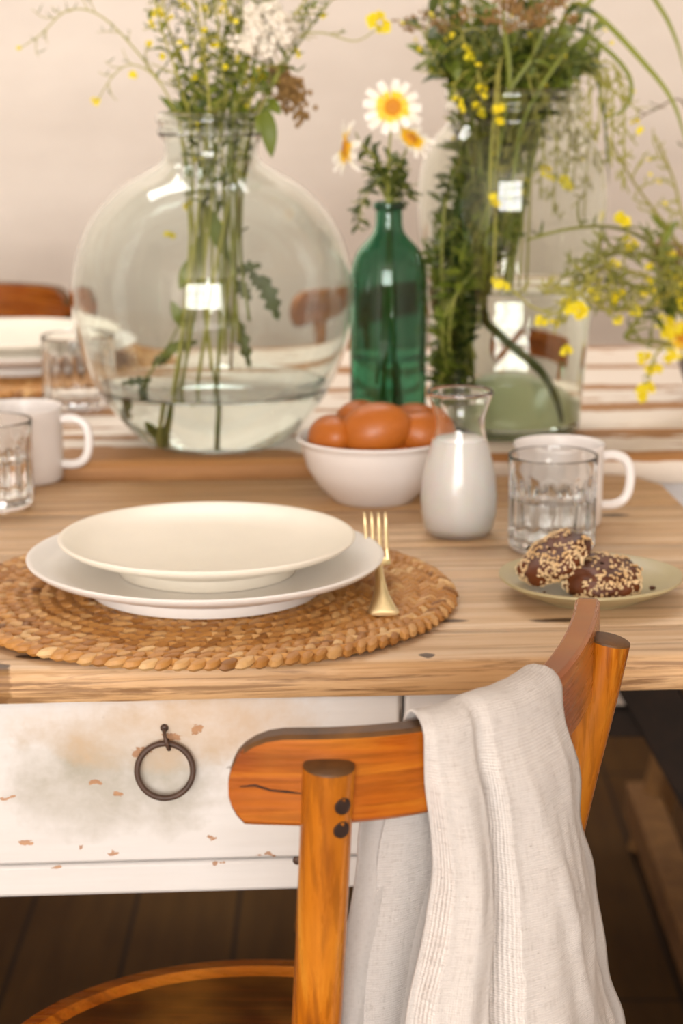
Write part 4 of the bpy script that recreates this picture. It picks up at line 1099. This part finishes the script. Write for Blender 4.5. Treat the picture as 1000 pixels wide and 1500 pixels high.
blade('upright pale grass blade in the middle of the jar bouquet', [(690,400,jy-.05),(728,230,jy-.06),(745,120,jy-.05),(738,40,jy-.05),(736,-30,jy-.05)], .0026)
blade('slanting grass blade crossing the jar shoulder', [(705,480,jy-.05),(715,300,jy-.075),(726,170,jy-.06),(780,80,jy-.06),(810,0,jy-.06)], .0026)
blade('short grass blade in front of the jar rim', [(740,360,jy-.05),(760,200,jy-.055),(790,130,jy-.06),(840,60,jy-.07)], .0024)
blade('dark blade bending down through the jar water', [(735,330,jy),(712,450,jy-.04),(735,490,jy-.05),(790,545,jy-.05),(815,600,jy-.045),(818,640,jy-.04)], .0042, 'leafd')
# dried umbels above the jar
def umbel(label, pts, c, spread, k, matn, seed, n=12):
    t, Q, org = J(seed, label, pts, leaves=3, leaf_len=.02, lspan=(.2,.8)); r2 = random.Random(seed)
    for q in range(k):
        p = at(c[0]+r2.gauss(0,spread), c[1]+r2.gauss(0,spread*.32), pts[-1][2]+r2.uniform(-.02,.02))-org; b = MB()
        for z in range(n): b.blob(p+Vector((r2.gauss(0,.004), r2.gauss(0,.004), r2.gauss(0,.002))), .0017, .0017, .0018, None, 5, 4)
        b.tube([Q[-1], p], .0004, 4); b.build('umbellet', MT[matn], t, sharp=0)
umbel('brown dried umbel at the top of the jar bouquet', [(700,420,jy),(760,160,jy),(780,80,jy-.07),(782,42,jy-.10)], (775,18), 42, 26, 'brownf', 190)
umbel('pinkish dried umbel leaning left over the jar', [(690,430,jy),(710,160,jy),(670,90,jy),(645,50,jy-.01)], (630,36), 26, 12, 'brownf', 191, 8)
yc = [(730,160,jy-.085),(722,290,jy-.09),(728,408,jy-.10),(683,72,jy-.05),(670,148,jy-.06),(705,130,jy-.06),(800,250,jy-.06),(825,262,jy-.05),(930,180,jy-.02),(700,155,jy-.05)]
for i, q in enumerate(yc):
    J(200+i, ['stem with a yellow bloom just below the jar rim','stem with a yellow bloom against the jar shoulder','stem with a bright yellow bloom in front of the jar body','stem with a small yellow bloom high on the left of the jar bouquet','stem with a yellow bud at the left of the jar rim','stem with a yellow bud beside the jar rim','stem with orange-yellow buds at the right of the jar shoulder','stem with a yellow bloom hanging at the right of the jar','stem with a drooping yellow bloom beyond the hooked grass blade','stem with tiny yellow buds inside the jar rim'][i],
      [(690,430,jy), (735,150,jy), ((735+q[0])/2, min(100, q[1]-20), (jy+q[2])/2-.01), (q[0]-4, q[1]-25, q[2]), q], r0=.0012, r1=.0006, stem='stemy', twigs=4, twig_len=.015, tspan=(.6,.95), blossoms=[at(*q), at(q[0]+5, q[1]+10, q[2])], bl_r=.0078 if i < 3 else .0055)

# -- yellow flowers of the right vase
VG = 'yellow wildflower stems in the grey vase'
vy = 2.33
def vyat(px): return max(2.035, min(vy-.05, vy-.06-.0017*(1000-px)))     # the stems arch toward the viewer as they reach left
def V(seed, label, P, **kw):
    pts = [at(1052, 520, vy), at(1050, 415, vy)] + [at(q[0], q[1], q[2] if len(q) > 2 else vyat(q[0])) for q in P]
    kw['r0'] = kw.get('r0', .0016)*1.25; kw['r1'] = kw.get('r1', .0006)*1.35
    return sprig(label, 'flower', VG, pts, seed=seed, **kw)
def vb(L_, y=None): return [at(a, c, y if y else vyat(a)) for a, c in L_]
V(1, 'long stem arching far left from the grey vase in front of the jar', [(1000,395),(940,348),(890,332),(830,336),(770,352)], stem='stem', r0=.0024, r1=.0010, twigs=5, twig_len=.03, tspan=(.5,.95), pods=1, blossoms=vb([(915,325),(921,358)]), bl_r=.011)
V(2, 'stem with two yellow flowers at its left tip, near the jar', [(990,420),(940,402),(880,392),(840,440),(795,468)], r0=.0020, r1=.0009, twigs=16, twig_len=.036, tspan=(.3,.98), pods=3, blossoms=vb([(851,456),(838,452),(846,450)]), bl_r=.011, stem='stemy', leafm='stemy')
V(3, 'bushy stem of fine needle leaves on the left of the grey vase', [(1000,430),(950,420),(900,415),(860,400)], r0=.0021, r1=.0010, twigs=26, twig_len=.036, tspan=(.3,1), pods=5, leafm='stem', blossoms=vb([(905,436),(945,420)]), bl_r=.010)
V(12, 'spreading stem of fine needle leaves low on the left of the grey vase', [(1000,450),(950,448),(900,455),(862,440),(835,420)], r0=.0021, r1=.0010, twigs=22, twig_len=.032, tspan=(.3,1), pods=4, stem='stemy', leafm='stemy', blossoms=vb([(905,470),(868,430),(930,455),(792,470),(811,474),(829,513)]), bl_r=.006)
V(13, 'fine leaved stem fanning up and left from the grey vase', [(1005,410),(965,385),(925,372),(885,375),(850,395)], r0=.0021, r1=.0010, twigs=20, twig_len=.030, tspan=(.3,1), pods=4, leafm='stem', blossoms=vb([(950,390),(900,385)]), bl_r=.006)
V(4, 'stem bending down to a yellow flower over the white table', [(1000,470),(980,500),(960,520),(952,545),(948,568)], r0=.0019, r1=.0009, twigs=6, twig_len=.02, tspan=(.5,1), pods=1, blossoms=vb([(948,568),(944,575),(955,540),(942,525)]), bl_r=.0095, stem='stemy')
V(5, 'angular stem turning sharply beneath the yellow flowers', [(1000,500),(960,500),(918,496),(925,478),(955,440)], r0=.0026, r1=.0012, twigs=6, twig_len=.02, tspan=(.5,1), pods=2, blossoms=vb([(972,485),(985,520)]), bl_r=.010)
V(6, 'tall thin stem rising from the grey vase toward the upper right', [(1010,380),(975,330),(930,270),(890,200)], r0=.0016, r1=.0008, stem='stemy', leafm='stemy', twigs=10, twig_len=.03, tspan=(.3,.95), pods=3, blossoms=vb([(952,255)]), bl_r=.004)
V(7, 'upright stem with pale buds at the right edge', [(1020,380),(1000,320),(985,260),(960,200)], r0=.0016, r1=.0008, stem='stemy', leafm='stemy', twigs=10, twig_len=.03, tspan=(.3,.95), pods=3, ends=3, bl_r=.005)
V(8, 'leafy stem with orange-yellow buds at the centre of the grey vase', [(1000,420),(975,400),(965,370),(985,340)], r0=.0022, r1=.0010, leaves=18, leaf_len=.026, leaf_w=.005, lspan=(.3,1), twigs=10, twig_len=.025, tspan=(.3,1), blossoms=vb([(985,400),(995,435),(968,432),(990,410),(978,375)], vy-.09), bl_r=.010)
V(9, 'dense stem of green leaves just above the grey vase rim', [(1010,430),(985,440),(970,450),(955,470)], r0=.0022, r1=.0010, leaves=16, leaf_len=.024, leaf_w=.005, leafm='leafd', lspan=(.3,1), twigs=14, twig_len=.03, tspan=(.3,1), pods=2, blossoms=vb([(990,450),(1000,480),(975,470)], vy-.09), bl_r=.010)
V(10, 'stem with a twig crossing the upper right edge', [(1030,340),(1020,240),(1000,150),(960,160),(925,180)], r0=.0012, r1=.0005, stem='stemb', twigs=6, twig_len=.02, tspan=(.5,1), pods=1)
t, Q, org = V(11, 'rust brown dried bloom among the yellow flowers', [(1000,400),(985,375)], r0=.0015, r1=.0009, leaves=4)
b = MB(); r3 = random.Random(4)
for k in range(90): b.blob(at(978+r3.gauss(0,14), 372+r3.gauss(0,13), vy-.05+r3.gauss(0,.01))-org, .0028, .0028, .003, None, 6, 4)
b.build('seed_head', MT['brownf'], t, sharp=0)
dz = daisy('white daisy at the right edge beside the grey vase', [at(1052,520,vy), at(1045,420,vy), at(1015,440,vy-.08), at(1001,492,vy-.09)], (-.5,-.8,.1), .026, 12, 5, leaves=3)
dz['group'] = 'daisies at the right edge'
